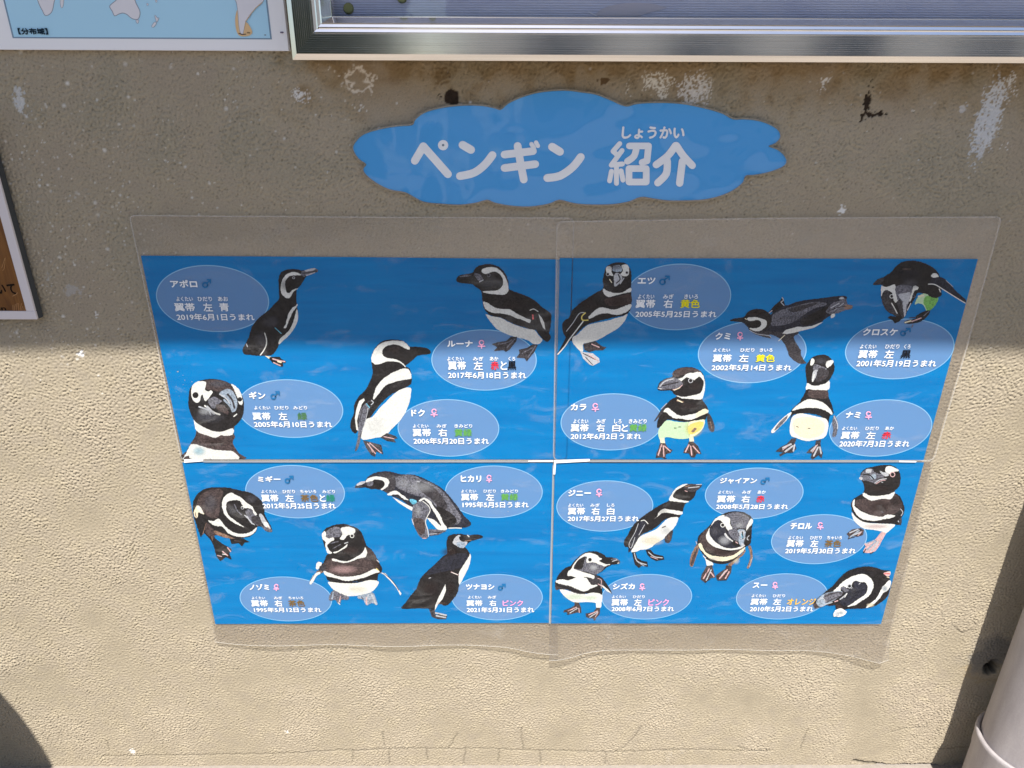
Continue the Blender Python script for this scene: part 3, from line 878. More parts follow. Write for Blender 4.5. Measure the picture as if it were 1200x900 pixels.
# the grid: fine in the middle, plain strips out to the sides and above
gxs = np.concatenate([[-4.5, -1.6, X0 - .01], xs, [X1 + .01, 1.6, 4.5]]); gzs = np.concatenate([[-.25], zs, [Z1 + .01, 1.8, 2.19]])
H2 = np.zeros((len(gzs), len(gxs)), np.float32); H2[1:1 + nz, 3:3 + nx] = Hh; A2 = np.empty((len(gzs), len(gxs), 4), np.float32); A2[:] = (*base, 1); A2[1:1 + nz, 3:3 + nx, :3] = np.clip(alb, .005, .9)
GX, GZ = np.meshgrid(gxs, gzs); co = np.stack([GX, -H2, GZ], -1).astype(np.float32).reshape(-1, 3)
nX, nZ = len(gxs), len(gzs); idx = (np.arange(nZ - 1)[:, None] * nX + np.arange(nX - 1)[None]); quads = np.stack([idx, idx + 1, idx + nX + 1, idx + nX], -1).reshape(-1, 4).astype(np.int32)
me = bpy.data.meshes.new('stucco_face'); me.vertices.add(len(co)); me.vertices.foreach_set('co', co.ravel()); me.loops.add(quads.size); me.loops.foreach_set('vertex_index', quads.ravel())
me.polygons.add(len(quads)); me.polygons.foreach_set('loop_start', np.arange(0, quads.size, 4, dtype=np.int32)); me.polygons.foreach_set('loop_total', np.full(len(quads), 4, np.int32)); me.polygons.foreach_set('use_smooth', np.ones(len(quads), bool))
ca = me.color_attributes.new('coat', 'FLOAT_COLOR', 'POINT'); ca.data.foreach_set('color', A2.ravel()); me.update(calc_edges=True)
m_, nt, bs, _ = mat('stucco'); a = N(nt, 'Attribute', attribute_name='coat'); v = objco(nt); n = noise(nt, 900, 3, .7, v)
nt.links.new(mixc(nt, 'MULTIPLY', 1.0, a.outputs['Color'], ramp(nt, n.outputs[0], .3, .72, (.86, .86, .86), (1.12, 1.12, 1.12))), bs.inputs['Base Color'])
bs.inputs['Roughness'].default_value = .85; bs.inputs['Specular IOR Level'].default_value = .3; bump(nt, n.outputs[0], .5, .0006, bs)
M_STUCCO = m_
wall = thing('stucco_wall', 'rough beige stucco wall that carries the penguin posters, cracked along its foot', 'wall')
link('stucco_face', me, M_STUCCO, wall)
b = MB(); b.box(-4.5, 4.5, .03, .25, -.25, 2.19); b.build('wall_core', simple('wall_core', (.45, .38, .27)), wall)
del co, quads, H2, A2, GX, GZ

# ------------------------------------------------------------------ ground
m_, nt, bs, _ = mat('ground_concrete'); v = objco(nt); n = noise(nt, 60, 6, .65, v); n2_ = noise(nt, 1.2, 4, .6, v)
nt.links.new(mixc(nt, 'MULTIPLY', 1.0, ramp(nt, n.outputs[0], .3, .7, (.24, .215, .19), (.325, .29, .26)), ramp(nt, n2_.outputs[0], .3, .7, (.82, .82, .84), (1.1, 1.08, 1.05))), bs.inputs['Base Color']); bs.inputs['Roughness'].default_value = .9; bump(nt, n.outputs[0], .6, .003, bs)
b = MB(); g = np.linspace(-60, 60, 25)
for i in range(24):
    for j in range(24):
        y0, y1 = g[j], g[j + 1]
        b.poly([(g[i], y0, 0), (g[i + 1], y0, 0), (g[i + 1], y1, 0), (g[i], y1, 0)])
tag(b.build('ground', m_), kind='structure')
# ------------------------------------------------------------------ lettering (flat print): outlines of the built-in font, thickened by stacked copies
INKC = dict(K=(.010, .009, .010), B=(.032, .020, .019), N=(.015, .017, .028), D=(.036, .034, .040), J=(.052, .038, .038), G=(.105, .11, .135), A=(.25, .31, .38), L=(.42, .44, .47),
            W=(.65, .66, .63), C=(.72, .66, .48), P=(.55, .36, .36), R=(.55, .12, .12), T=(.19, .12, .085), S=(.10, .36, .50), F=(.48, .66, .42), E=(.16, .40, .09), Y=(.66, .55, .14))
TXC = dict(w=(.84, .85, .87), y=(.80, .72, .0), g=(.05, .17, .05), l=(.13, .38, .08), r=(.72, .03, .05), k=(.008, .008, .010), b=(.20, .12, .03), p=(.86, .36, .62), o=(.86, .50, .06), m=(.015, .15, .36), f=(.86, .40, .60), G=(.02, .24, .16))
_glyph = {}
def prepare_text(strings):
    tmp = []
    for s_ in strings:
        cu = bpy.data.curves.new('tmp_text', 'FONT'); cu.body = s_; cu.resolution_u = 3; o = bpy.data.objects.new('tmp_text', cu); C.objects.link(o); tmp.append((s_, o))
    bpy.context.view_layer.update(); dg = bpy.context.evaluated_depsgraph_get()
    for s_, o in tmp:
        me = bpy.data.meshes.new_from_object(o.evaluated_get(dg)); v = np.empty(len(me.vertices) * 3, np.float32); me.vertices.foreach_get('co', v); v = v.reshape(-1, 3)[:, :2]
        _glyph[s_] = (v - v.min(0), (v.max(0) - v.min(0)), [list(p.vertices) for p in me.polygons]); bpy.data.meshes.remove(me)
    for s_, o in tmp:
        cu = o.data; bpy.data.objects.remove(o); bpy.data.curves.remove(cu)
def put_text(mb, s_, px0, px1, py0, py1, y, col, bold=.034):
    """print the word s_ so that it fills the given box on the sheet lying at Y = y"""
    v, size, faces = _glyph[s_]
    xm, ym = (px0 + px1) / 2, (py0 + py1) / 2
    xa, xb = at(px0, ym, y)[0], at(px1, ym, y)[0]; zb, zt = at(xm, py1, y)[2], at(xm, py0, y)[2]
    W_, H_ = xb - xa, zt - zb; bw = bold * H_ / max(size[1], .5)
    sx, sz = (W_ - 2 * bw) / size[0], (H_ - 2 * bw) / size[1]
    for k, (dx, dz) in enumerate([(-1, 0), (1, 0), (0, 1), (0, -1)] if bold else [(0, 0)]):
        mb.mesh([(xa + bw + p[0] * sx + dx * bw, y - .00002 * k, zb + bw + p[1] * sz + dz * bw) for p in v], faces, col)
def put_stroke(mb, pts, w, y, col, closed=False):
    p = np.array(pts, float); mb.poly(atv(stroke(p, w), y), col)

# row: name, name box, symbol box, furigana words, band words, date; ellipse
BUB = '''
LU|183.2 315 310.6 389|アポロ 199.6 231 328 337|m 237 247 327 337.5|347.6 353 よくたい 206.6 226 ひだり 231.5 248.4 あお 255.3 267.3|355 364.8 翼帯w 204.4 228.3 左w 238 249 青w 257 268.3|2019年6月1日うまれ 207 298 367.4 375.6
LU|505.5 629 386 457.6|ルーナ 524 554 399 406.6|f 560 568.6 398.4 408|418 422.7 よくたい 524 543.4 みぎ 554.3 566.4 あか 574 584 くろ 595.7 603.7|423.3 433.5 翼帯w 525 546 左w 555 565.8 赤r 575 584.6 とw 586.5 594.2 黒k 595 605|2017年6月18日うまれ 525 616.7 435.5 443.7
LU|466 585 467.8 535|ドク 482 498 479.7 488|f 504.7 512.7 479 488.3|497 501.3 よくたい 484 502 みぎ 511.6 523.5 きみどり 532.6 553.4|502.4 511.5 翼帯w 483.6 505 右w 513.5 524 黄緑l 532.6 553|2006年5月20日うまれ 484.5 573 513 520.6
LU|278 402 444.5 513|ギン 291.7 311 459 467.7|m 317 327.5 458.3 468|475.7 480 よくたい 298 316.7 ひだり 321.4 338 みどり 343.7 359.8|483.3 492.2 翼帯w 296 317 左w 326.4 336.6 緑g 348.5 359.8|2005年6月10日うまれ 297.6 389.2 493.5 501
RU|732 856.7 308.9 386.9|エツ 747.3 768 325 333|m 772.8 784.7 323 334|344.8 350.2 よくたい 747.7 766.8 みぎ 777 789.5 きいろ 802 818|351 361 翼帯w 745 767.8 右w 777.6 788.4 黄色y 797.5 820.3|2005年5月25日うまれ 744.7 839.8 364 372
RU|818 945 376 449|クミ 838.3 856.2 389.7 398|f 863.8 870.8 389 398.3|408 412.4 よくたい 836 855.6 ひだり 867.5 884 きいろ 890.4 905.3|415.3 424.2 翼帯w 835.4 857.3 左w 866 877.3 黄色y 886 908.3|2002年5月14日うまれ 834 927.7 427 434.5
RU|990.8 1118 373.3 444.4|クロスケ 1011.3 1051.9 384.8 393.3|m 1055 1067 384.3 394|403.4 408.6 よくたい 1008 1027 ひだり 1037.3 1054 くろ 1059.4 1067|410.3 419.9 翼帯w 1006 1028.2 左w 1036.7 1047.5 黒k 1056 1067.5|2001年5月19日うまれ 1003.8 1097.4 421.6 430
RU|657 777 461 527.7|カラ 668.8 687.2 473 481|f 693.5 701.8 472.4 482|491 496.3 よくたい 671.9 689.4 みぎ 699 709.8 しろ 719.7 728.4 きみどり 736.9 757.7|497 505.8 翼帯w 668.8 689.8 右w 699 708.7 白w 717.6 727 とw 728.4 736 黄緑l 737.5 758|2012年6月2日うまれ 668.8 751.6 507.5 515
RU|972 1092 468 535|ナミ 991 1008.5 482.5 490|f 1014 1021.7 482 491|499.8 504 よくたい 987 1004.4 ひだり 1014 1029.8 あか 1037.3 1047.7|505.7 514.5 翼帯w 985.8 1007 左w 1015 1026 赤r 1033.7 1044.3|2020年7月3日うまれ 983.8 1066 516 523.9
LD|287.6 404 545 607.3|ミギー 302 328.8 558 564.9|m 333.6 343.6 557.4 566.6|574 578 よくたい 306.2 324 ひだり 331 345.7 ちゃいろ 351.8 370.6 みどり 377.7 392.5|579.5 587.9 翼帯w 306.2 326.4 左w 334.2 344.2 茶色b 352.2 373 とw 374.5 381.5 緑G 382 392.5|2012年5月25日うまれ 307.8 393.4 589 596.3
LD|521.6 636 545.6 607|ヒカリ 540 564 557 565|f 570 576.4 556.6 565|573.6 577.4 よくたい 540.4 558 ひだり 566.4 581 きみどり 587 607|578.4 586.6 翼帯w 540.4 560.4 左w 569.4 579 黄緑l 587 607|1995年5月5日うまれ 542 619.6 587.8 595
LD|281 389 675.7 728|ノゾミ 292 315.4 684.4 691.5|f 320.6 327 684.4 692|699 702.4 よくたい 295 310.6 みぎ 321 330.8 ちゃいろ 338 355.3|703.3 710.8 翼帯w 294.3 314 右w 321.7 330.8 茶色b 337.8 357.2|1995年5月12日うまれ 297.6 376.4 711.8 717.5
LD|529 636 672.8 726.8|ツナヨシ 546 579.4 684.4 691|m 583.6 592.4 684 692|698 701.6 よくたい 548.4 564 みぎ 571.6 581.6|703.4 710.2 翼帯w 546.6 565.4 右w 573.4 581.6 ピンクp 589 613|2021年5月31日うまれ 547 626 711.4 717.8
RD|652 765.5 563 622.8|ジニー 665.9 692.7 574 581.6|f 698.5 705.6 572.8 582|590 594 よくたい 665.9 683.5 みぎ 691.8 702.7 しろ 711.3 720|594.8 603.2 翼帯w 665.5 685.6 右w 693 702.7 白w 711.3 720|2017年5月27日うまれ 665.3 748.9 604.4 611.2
RD|826.3 941.4 548 608.2|ジャイアン 843.8 887 560 566.8|m 891.6 901.8 559.5 567.6|574.7 578.7 よくたい 841.8 858.6 みぎ 869.7 880.3 あか 887.8 897.5|580.6 588.9 翼帯w 840.3 861.5 右w 868.8 878.8 赤r 886.4 896|2008年5月28日うまれ 839.3 923.8 590.4 596.9
RD|904 1015.8 602.7 661|チロル 926.3 951.6 612.6 620.3|f 957.7 965 612 620.3|628 632.2 よくたい 923.8 941 ひだり 949.3 963 ちゃいろ 969.2 986.7|632.8 641 翼帯w 921.9 941.6 左w 949.7 958.9 茶色b 966.5 986|2019年5月30日うまれ 920.3 1003 642.1 648.9
RD|705 811 672.7 725.8|シズカ 718.2 744 683.4 690.7|f 749.3 756 683.8 691.5|697.6 701 よくたい 717.2 733.3 ひだり 741.6 755.6|702 709.8 翼帯w 716.7 735.8 左w 743 752 ピンクp 759.8 783.8|2008年6月7日うまれ 716.7 790 710.4 716.6
RD|862.8 970 672 725.8|スー 882.2 899.3 682.8 689|f 905 911.7 682 690|696.3 700 よくたい 881 897.3 ひだり 905.6 920|701.4 708.9 翼帯w 879.7 899.3 左w 906 915.6 オレンジo 922.5 955.8|2010年5月2日うまれ 878.8 953 710.4 716.8
'''.strip().split('\n')
words = set(['しょうかい', '【分布域】', 'い', 'て', 'in'])
for ln in BUB:
    q = ln.split('|'); words.add(q[2].split()[0]); words.add(q[6].split()[0])
    t = q[4].split()[2:]; words.update(t[0::3]); t = q[5].split()[2:]; words.update(x[:-1] for x in t[0::3])
prepare_text(sorted(words))

# ------------------------------------------------------------------ the four laminated posters
YB = dict(LU=-.0030, LD=-.0030, RU=-.0046, RD=-.0046)
BLUE = (.0, .182, .47)
def sheet_grid(outline_px, y, n=2): return [tuple(p) for p in atv(np.array(outline_px, float), y)]
def round_px(p, r):
    """rounds the corners of a pixel outline"""
    p = np.array(p, float); out = []
    for i in range(len(p)):
        a, b, c = p[i - 1], p[i], p[(i + 1) % len(p)]
        u = (a - b) / np.hypot(*(a - b)); w = (c - b) / np.hypot(*(c - b)); rr = min(r, np.hypot(*(a - b)) / 2, np.hypot(*(c - b)) / 2)
        if np.dot(u, w) < -.9: out.append(b); continue
        for t in np.linspace(0, 1, 5): out.append((1 - t) ** 2 * (b + u * rr) + 2 * t * (1 - t) * b + t * t * (b + w * rr))
    return np.array(out)
def film(name, outline, y, parent, lift=None, thick=.0004, mt=None):
    """a thin clear slab with its own rim; lift(px, py) bends it off the wall"""
    P = atv(outline, y)
    if lift is not None:
        for i, q in enumerate(outline): P[i, 1] -= lift(*q)
    P = [tuple(p) for p in P]; Q = [(p[0], p[1] + thick, p[2]) for p in P]; n = len(P); mb = MB()
    mb.poly(P, mat=0); mb.poly(Q[::-1], mat=0)
    for i in range(n): mb.mesh([P[i], P[(i + 1) % n], Q[(i + 1) % n], Q[i]], [(0, 3, 2, 1)], mat=1)
    return mb.build(name, [mt or M_FILM, M_FILM_EDGE], parent)

def film_strip(name, top, bottom, y, parent, bulge, mt=None):
    """sheet between two rows of photograph pixels (left to right), split in rows so that its lower margin can hang in waves"""
    top = np.array(top, float); bottom = np.array(bottom, float); n = len(top); rows = []
    ts = np.concatenate([np.linspace(0, .86, 5), [.90, .94, .97, 1]])
    for t in ts:
        P = atv(top * (1 - t) + bottom * t, y); P[:, 1] -= np.array([bulge(i / (n - 1)) for i in range(n)]) * max(0, (t - .86) / .14) ** 2
        rows.append(P)
    mb = MB(); m = len(rows); V = np.concatenate(rows); V2 = V.copy(); V2[:, 1] += .0004; vs = [tuple(p) for p in V] + [tuple(p) for p in V2]; K = len(V); fs = []; rim = []
    for j in range(m - 1):
        for i in range(n - 1):
            a = j * n + i; fs.append((a, a + n, a + n + 1, a + 1)); fs.append((a + K, a + 1 + K, a + n + 1 + K, a + n + K))
    i0 = len(mb.v); mb.mesh(vs, fs, mat=0)
    edge = [i for i in range(n)] + [j * n + n - 1 for j in range(1, m)] + [(m - 1) * n + i for i in range(n - 2, -1, -1)] + [j * n for j in range(m - 2, 0, -1)]
    for a, b in zip(edge, edge[1:] + edge[:1]): mb.mesh([vs[a], vs[b], vs[b + K], vs[a + K]], [(0, 1, 2, 3)], mat=1)
    return mb.build(name, [mt or M_FILM, M_FILM_EDGE], parent, smooth=True)

SHEETS = dict(
    LU=dict(label='upper laminated blue poster with four penguins, the one beside the wooden sign', pr=[(165, 299.6), (408, 301.2), (656, 303.9), (651, 538.5), (215, 538.2)],
            film=round_px([(151.5, 252.5), (400, 254.3), (672.5, 255.5), (664, 539.6), (212.3, 539.3)], 7)),
    RU=dict(label='upper laminated blue poster with five penguins, one of them bending over its feet', pr=[(656, 302.4), (900, 303), (1146, 303.5), (1082.3, 539.2), (650.6, 538.2)],
            film=round_px([(652.5, 259.8), (900, 255.8), (1174, 254.2), (1134, 404), (1094, 539.8), (648.6, 539.4)], 7)),
    LD=dict(label='lower laminated blue poster with four penguins, among them the long grey leaning one', pr=[(213.6, 541.8), (430, 541.8), (648.6, 542), (644.4, 730), (440, 730.4), (252.3, 731.3)]),
    RD=dict(label='lower laminated blue poster with five penguins, nearest to the downpipe', pr=[(650.2, 542.2), (860, 542), (1083, 541.6), (1032.4, 731.3), (840, 730.6), (646, 730.6)]))
posters = {}
for k in ('LU', 'RU', 'LD', 'RD'):
    S = SHEETS[k]; y = YB[k]; c = atv(np.array(S['pr'], float), y).mean(0)
    posters[k] = t = thing('laminated_poster', S['label'], 'poster', (float(c[0]), y, float(c[2])), 'laminated penguin posters taped in a block of four')
    mb = MB(); P = atv(np.array(S['pr'], float), y); n = len(P); mb.poly([tuple(p) for p in P], BLUE); Q = P.copy(); Q[:, 1] += .0003
    for i in range(n): mb.mesh([P[i], P[(i + 1) % n], Q[(i + 1) % n], Q[i]], [(0, 3, 2, 1)], (.7, .7, .7))
    mb.build('print_sheet', M_PRINT, t)
for k in ('LU', 'RU'):
    film('laminate_film', SHEETS[k]['film'], YB[k] - .0014, posters[k])
    film('laminate_backing', SHEETS[k]['film'], YB[k] + .0006, posters[k], mt=M_MARGIN)
def curve_rows(xs_, ys_, n):
    t = np.linspace(0, 1, n); x = xs_[0] + (xs_[-1] - xs_[0]) * t; return [(a, float(np.interp(a, xs_, ys_))) for a in x]
nn = 40
sm = lambda u: u * u * (3 - 2 * u)
for nm_, off, mt_ in (('laminate_film', -.0014, None), ('laminate_backing', .0006, M_MARGIN)):
    film_strip(nm_, curve_rows([210.8, 648.5], [541, 541], nn), curve_rows([252.8, 268, 281, 300, 340, 450, 560, 590, 605, 620, 640, 654], [750.5, 752.2, 753, 753.3, 753.3, 754, 754, 754.7, 756.5, 759.5, 762, 762.5], nn), YB['LD'] + off, posters['LD'],
           lambda u: .004 + .004 * math.sin(u * 9) ** 2 + .006 * max(0, u - .85) / .15, mt=mt_)
    film_strip(nm_, curve_rows([648.2, 1094], [541, 541], nn), curve_rows([643.2, 652, 665, 676, 687.5, 710, 740, 800, 870, 940, 973, 996, 1014.7, 1029, 1037.5], [768, 767.9, 766.7, 764.5, 761.5, 759.8, 760.5, 759.6, 759.8, 760.7, 762.7, 765, 769, 772, 768], nn), YB['RD'] + off, posters['RD'],
           lambda u: .003 + .010 * math.exp(-(u / .09) ** 2) + .008 * math.exp(-((u - 1) / .12) ** 2) + .002 * math.sin(u * 12) ** 2, mt=mt_)
# the welded rim of each pouch: light caught on it is painted as a pale line
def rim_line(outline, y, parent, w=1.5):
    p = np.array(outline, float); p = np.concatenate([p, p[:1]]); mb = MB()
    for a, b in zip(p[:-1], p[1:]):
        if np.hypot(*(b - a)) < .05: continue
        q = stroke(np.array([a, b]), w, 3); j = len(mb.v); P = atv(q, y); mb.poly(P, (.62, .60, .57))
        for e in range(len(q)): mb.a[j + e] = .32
    mb.build('rim_glint', M_BUB, parent)
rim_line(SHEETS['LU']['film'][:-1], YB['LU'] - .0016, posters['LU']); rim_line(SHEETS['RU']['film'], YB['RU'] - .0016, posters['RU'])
# white slips of paper and tape that show along the seams
for k, quads_ in (('LD', [[(216, 538.2), (238, 537.8), (238, 540.6), (215.6, 542.3)], [(619, 539.8), (648.5, 539.6), (648.5, 541.2), (619, 541.2)], [(238, 540.3), (619, 540.3), (619, 541.6), (238, 541.6)]]),
                  ('RD', [[(649.5, 539.2), (691, 537.8), (691, 540.7), (651.5, 542.8), (650.6, 556), (648.2, 556)], [(1053.5, 539.9), (1074, 540.3), (1073.5, 541.9), (1053.5, 541.6)], [(691, 540), (1053, 540.4), (1053, 541.5), (691, 541.4)]]),
                  ('LU', [[(647.6, 545), (649.6, 545), (645.2, 731), (643.2, 731)]]),):
    for i, q in enumerate(quads_):
        thin = (i == 2 or k == 'LU'); mb = MB(); mb.poly(atv(np.array(q, float), (-.0048 if k[0] == 'L' else -.0064) - .0001 * i), (.30, .33, .36) if thin else (.85, .86, .86))
        mb.build('seam_edge' if thin else 'paper_slip', M_TEXT, posters[k])

# ------------------------------------------------------------------ speech bubbles with their lettering
for ln in BUB:
    k, ell, nm, sym, furi, band, date = ln.split('|'); y0 = YB[k]; x0, x1, ya, yb = map(float, ell.split())
    xm, ym = (x0 + x1) / 2, (ya + yb) / 2; yl = y0 - .0001
    a, b = at(x0, ym, yl), at(x1, ym, yl); tt, bb = at(xm, ya, yl), at(xm, yb, yl); cx, cz = (a[0] + b[0]) / 2, (tt[2] + bb[2]) / 2; rx, rz = (b[0] - a[0]) / 2, (tt[2] - bb[2]) / 2
    th = np.linspace(0, 2 * math.pi, 73)[:-1]; mb = MB()
    mb.v = [(cx + rx * math.cos(t), yl, cz + rz * math.sin(t)) for t in th]; mb.f = [list(range(72))]; mb.c = [(.24, .42, .70)]; mb.m = [0]; mb.a = {i: .50 for i in range(72)}
    for i in range(72):
        q = []
        for t, s_ in ((th[i], 1.0), (th[(i + 1) % 72], 1.0), (th[(i + 1) % 72], .984), (th[i], .984)): q.append((cx + rx * s_ * math.cos(t), yl - .00003, cz + rz * (s_ if s_ == 1 else .974) * math.sin(t)))
        j = len(mb.v); mb.v += q; mb.f.append([j, j + 1, j + 2, j + 3]); mb.c.append((.30, .58, .82)); mb.m.append(0); mb.a.update({j + e: .80 for e in range(4)})
    bub = mb.build('name_bubble', M_BUB, posters[k])
    mb = MB(); yt = y0 - .00105
    w_, a0, a1, b0, b1 = nm.split(); put_text(mb, w_, float(a0), float(a1), float(b0), float(b1), yt, TXC['w'], .034)
    c_, a0, a1, b0, b1 = sym.split(); a0, a1, b0, b1 = map(float, (a0, a1, b0, b1)); wd = 1.5
    if c_ == 'm':
        r = (b1 - b0) * .27; cxp, cyp = a0 + r + .6, b1 - r - .6
        ring = [(cxp + r * math.cos(t), cyp + r * math.sin(t)) for t in np.linspace(0, 2 * math.pi, 15)]; tip = (a1 - .5, b0 + .8)
        put_stroke(mb, ring, 1.7, yt, TXC['m']); put_stroke(mb, [(cxp + r * .7, cyp - r * .7), tip], 1.7, yt - .00002, TXC['m']); put_stroke(mb, [(tip[0] - (a1 - a0) * .36, tip[1]), tip, (tip[0], tip[1] + (b1 - b0) * .36)], 1.7, yt - .00004, TXC['m'])
    else:
        r = (b1 - b0) * .27; cxp, cyp = (a0 + a1) / 2, b0 + r + .5
        ring = [(cxp + r * math.cos(t), cyp + r * math.sin(t)) for t in np.linspace(0, 2 * math.pi, 15)]
        put_stroke(mb, ring, 1.3, yt, TXC['f']); put_stroke(mb, [(cxp, cyp + r), (cxp, b1)], 1.3, yt - .00002, TXC['f']); put_stroke(mb, [(a0 + .5, b1 - (b1 - b0) * .24), (a1 - .5, b1 - (b1 - b0) * .24)], 1.3, yt - .00004, TXC['f'])
    t = furi.split(); b0, b1 = float(t[0]), float(t[1])
    for i in range(2, len(t), 3): put_text(mb, t[i], float(t[i + 1]), float(t[i + 2]), b0, b1, yt, TXC['w'], .018)
    t = band.split(); b0, b1 = float(t[0]), float(t[1])
    for i in range(2, len(t), 3): put_text(mb, t[i][:-1], float(t[i + 1]), float(t[i + 2]), b0, b1, yt, TXC[t[i][-1]], .020)
    w_, a0, a1, b0, b1 = date.split(); put_text(mb, w_, float(a0), float(a1), float(b0), float(b1), yt, TXC['w'], .020)
    mb.build('lettering', M_TEXT, bub)

# ------------------------------------------------------------------ the printed penguins (flat cut-out photographs on the sheets)
SPLIT = [('LU', 0), ('LU', 1), ('LU', 2), ('LU', 3)]
BIRD_SHEET = ['LU', 'LU', 'LU', 'LU', 'RU', 'RU', 'RU', 'RU', 'RU', 'LD', 'LD', 'LD', 'LD', 'RD', 'RD', 'RD', 'RD', 'RD']
BIRD_LABEL = ['penguin looking up with a thin beak', 'penguin turned to its right with a flipper held back', 'penguin head and neck seen from the front', 'tall penguin in profile', 'penguin with a yellow wing band', 'swimming penguin seen from above', 'penguin bending over its feet',
              'penguin with a belly tinted green and yellow', 'slim penguin walking towards the viewer', 'stooping penguin with its beak pointing down', 'round penguin with both flippers spread', 'long grey penguin leaning forward', 'young dark penguin without bands',
              'penguin leaning and looking up', 'penguin with a grey cheek and white chest', 'penguin with a big head looking down', 'round penguin with its head tilted', 'crouching penguin seen side on']
birds = []; cur = None
for ln in BIRDS.strip().split('\n'):
    t = ln.split()
    if t[0] == '@': cur = (float(t[1]), float(t[2]), float(t[3]), []); birds.append(cur)
    else: cur[3].append(t)
pxy = lambda s_: [float(x) for x in s_.split(',')]
for bi, (ox, oy, sc, items) in enumerate(birds):
    k = BIRD_SHEET[bi]; y = YB[k] - (.00022 if bi != 17 else .00115); top_only = bi == 17; mb = MB(); layer = 0
    dstep = .000011
    for t in items:
        yl = y - layer * dstep; layer += 1
        col = t[0]; kind = t[1]
        if col == 'h' or kind == 'h':                               # soft patch: fades out at its rim
            o_ = 1 if col == 'h' else 2; c_ = pxy(t[o_]); r_ = pxy(t[o_ + 1]); al = float(t[o_ + 2]); cc = INKC[t[o_ + 3]]; th = np.linspace(0, 2 * math.pi, 19)[:-1]; rings = []
            for s_, a_ in ((1, 0), (.75, .3), (.45, .8), (.12, 1)):
                P = atv(np.array([(ox + (c_[0] + r_[0] * s_ * math.cos(q)) / sc, oy + (c_[1] + r_[1] * s_ * math.sin(q)) / sc) for q in th]), yl); j = len(mb.v); mb.v += [tuple(p) for p in P]
                for e in range(18): mb.a[j + e] = a_ * al
                rings.append(j)
            for j0, j1 in zip(rings[:-1], rings[1:]):
                for e in range(18): f2 = (e + 1) % 18; mb.f.append([j0 + e, j0 + f2, j1 + f2, j1 + e]); mb.c.append(cc); mb.m.append(1)
            mb.f.append([rings[-1] + e for e in range(18)]); mb.c.append(cc); mb.m.append(1)
            continue
        if col == 'e':                                              # eye: ring, pupil, glint
            c_ = pxy(t[1]); r = float(t[2]); rc = t[3]
            for s_, cc in ((1.0, INKC[rc]), (.68, INKC['K'])):
                mb.poly(atv(np.array([(ox + (c_[0] + r * s_ * math.cos(q)) / sc, oy + (c_[1] + r * s_ * math.sin(q)) / sc) for q in np.linspace(0, 2 * math.pi, 13)[:-1]]), yl), cc); yl -= dstep / 3
            continue
        pts = [pxy(x) for x in t[2:] if ',' in x]
        p = np.array([(ox + x / sc, oy + y_ / sc) for x, y_ in pts])
        if kind[0] == 'l': p2 = stroke(catmull(p, 3, False) if len(p) > 2 else p, float(kind[1:]) / sc)
        elif kind == 's': p2 = jag(p, 1.5, .12)
        elif kind == 'p': p2 = jag(catmull(p, 3), 1.0, .22)
        else: p2 = jag(catmull(p, 3), .9, .34)
        if bi == 6: p2[:, 0] = np.minimum(p2[:, 0], np.interp(p2[:, 1], [303, 540], [1146, 1082]) - .3)
        if bi == 2: p2[:, 1] = np.minimum(p2[:, 1], 538.2)
        if bi == 9: p2[:, 0] = np.maximum(p2[:, 0], np.interp(p2[:, 1], [541, 731], [213.6, 252.3]) + .3)
        if bi == 17: p2[:, 0] = np.minimum(p2[:, 0], np.interp(p2[:, 1], [541, 731], [1083, 1032.4]) - .3)
        if bi == 16: p2[:, 0] = np.maximum(p2[:, 0], 649.5)
        mb.poly(atv(p2, yl), INKC[col])
    o = mb.build('penguin_picture', [M_INK, M_SOFT], posters[k]); o['label'] = BIRD_LABEL[bi]
# ------------------------------------------------------------------ cloud-shaped title board
CLOUD = []
Z3, Z4 = (400, 90, 4.4444), (670, 90, 4.4444)
for z_, s_ in ((Z3, '62,375 75,340 110,305 160,285 230,268 300,258 370,252 385,225 430,190 500,168 580,155 660,150 740,153 800,165 832,172 870,140 940,108 1020,85 1100,75 1180,73'),
               (Z4, '50,82 120,92 190,118 250,145 290,155 340,142 420,137 500,137 580,143 660,158 730,175 790,195 840,222 900,222 970,230 1030,250 1075,280 1085,315 1060,345 1025,362 1070,380 1105,410 1118,445 1090,472 1020,497 950,510 905,515 890,550 840,590 770,620 690,638 600,643 500,643 420,632 360,625 300,648 220,662 130,665 50,662 0,655'),
               (Z3, '1135,640 1080,660 980,675 880,670 800,655 760,640 700,655 620,665 520,660 430,650 370,620 330,600 250,585 180,550 130,510 115,480 130,455 90,425')):
    for w_ in s_.split():
        x, y_ = pxy(w_); CLOUD.append((z_[0] + x / z_[2], z_[1] + y_ / z_[2]))
CLOUD = catmull(np.array(CLOUD), 3)
def offset(p, d):
    out = []
    for i in range(len(p)):
        t = p[(i + 2) % len(p)] - p[i - 2]; t /= max(np.hypot(*t), 1e-6); out.append(p[i] + np.array([t[1], -t[0]]) * d)
    return np.array(out)
ctr = at(665, 175, -.004)
t = thing('cloud_title_board', 'pale blue cloud-shaped board with the white title lettering, above the posters', 'sign', tuple(float(x) for x in ctr))
mb = MB(); P = atv(CLOUD, -.0052); Q = atv(CLOUD, -.0030); mb.poly(P, (.085, .37, .78)); n = len(P)
for i in range(n): mb.mesh([P[i], P[(i + 1) % n], Q[(i + 1) % n], Q[i]], [(0, 3, 2, 1)], (.4, .38, .34))
mb.build('cloud_panel', ink_mat('printed_cloud'), t)
M_CLOUDFILM = film_mat('cloud_laminate', (.985, .985, .985), .012, 1.0, 0, .05)
oc = offset(CLOUD, 1.6); P = atv(oc, -.0066); mb = MB(); mb.poly(P); Q = atv(oc, -.0026)
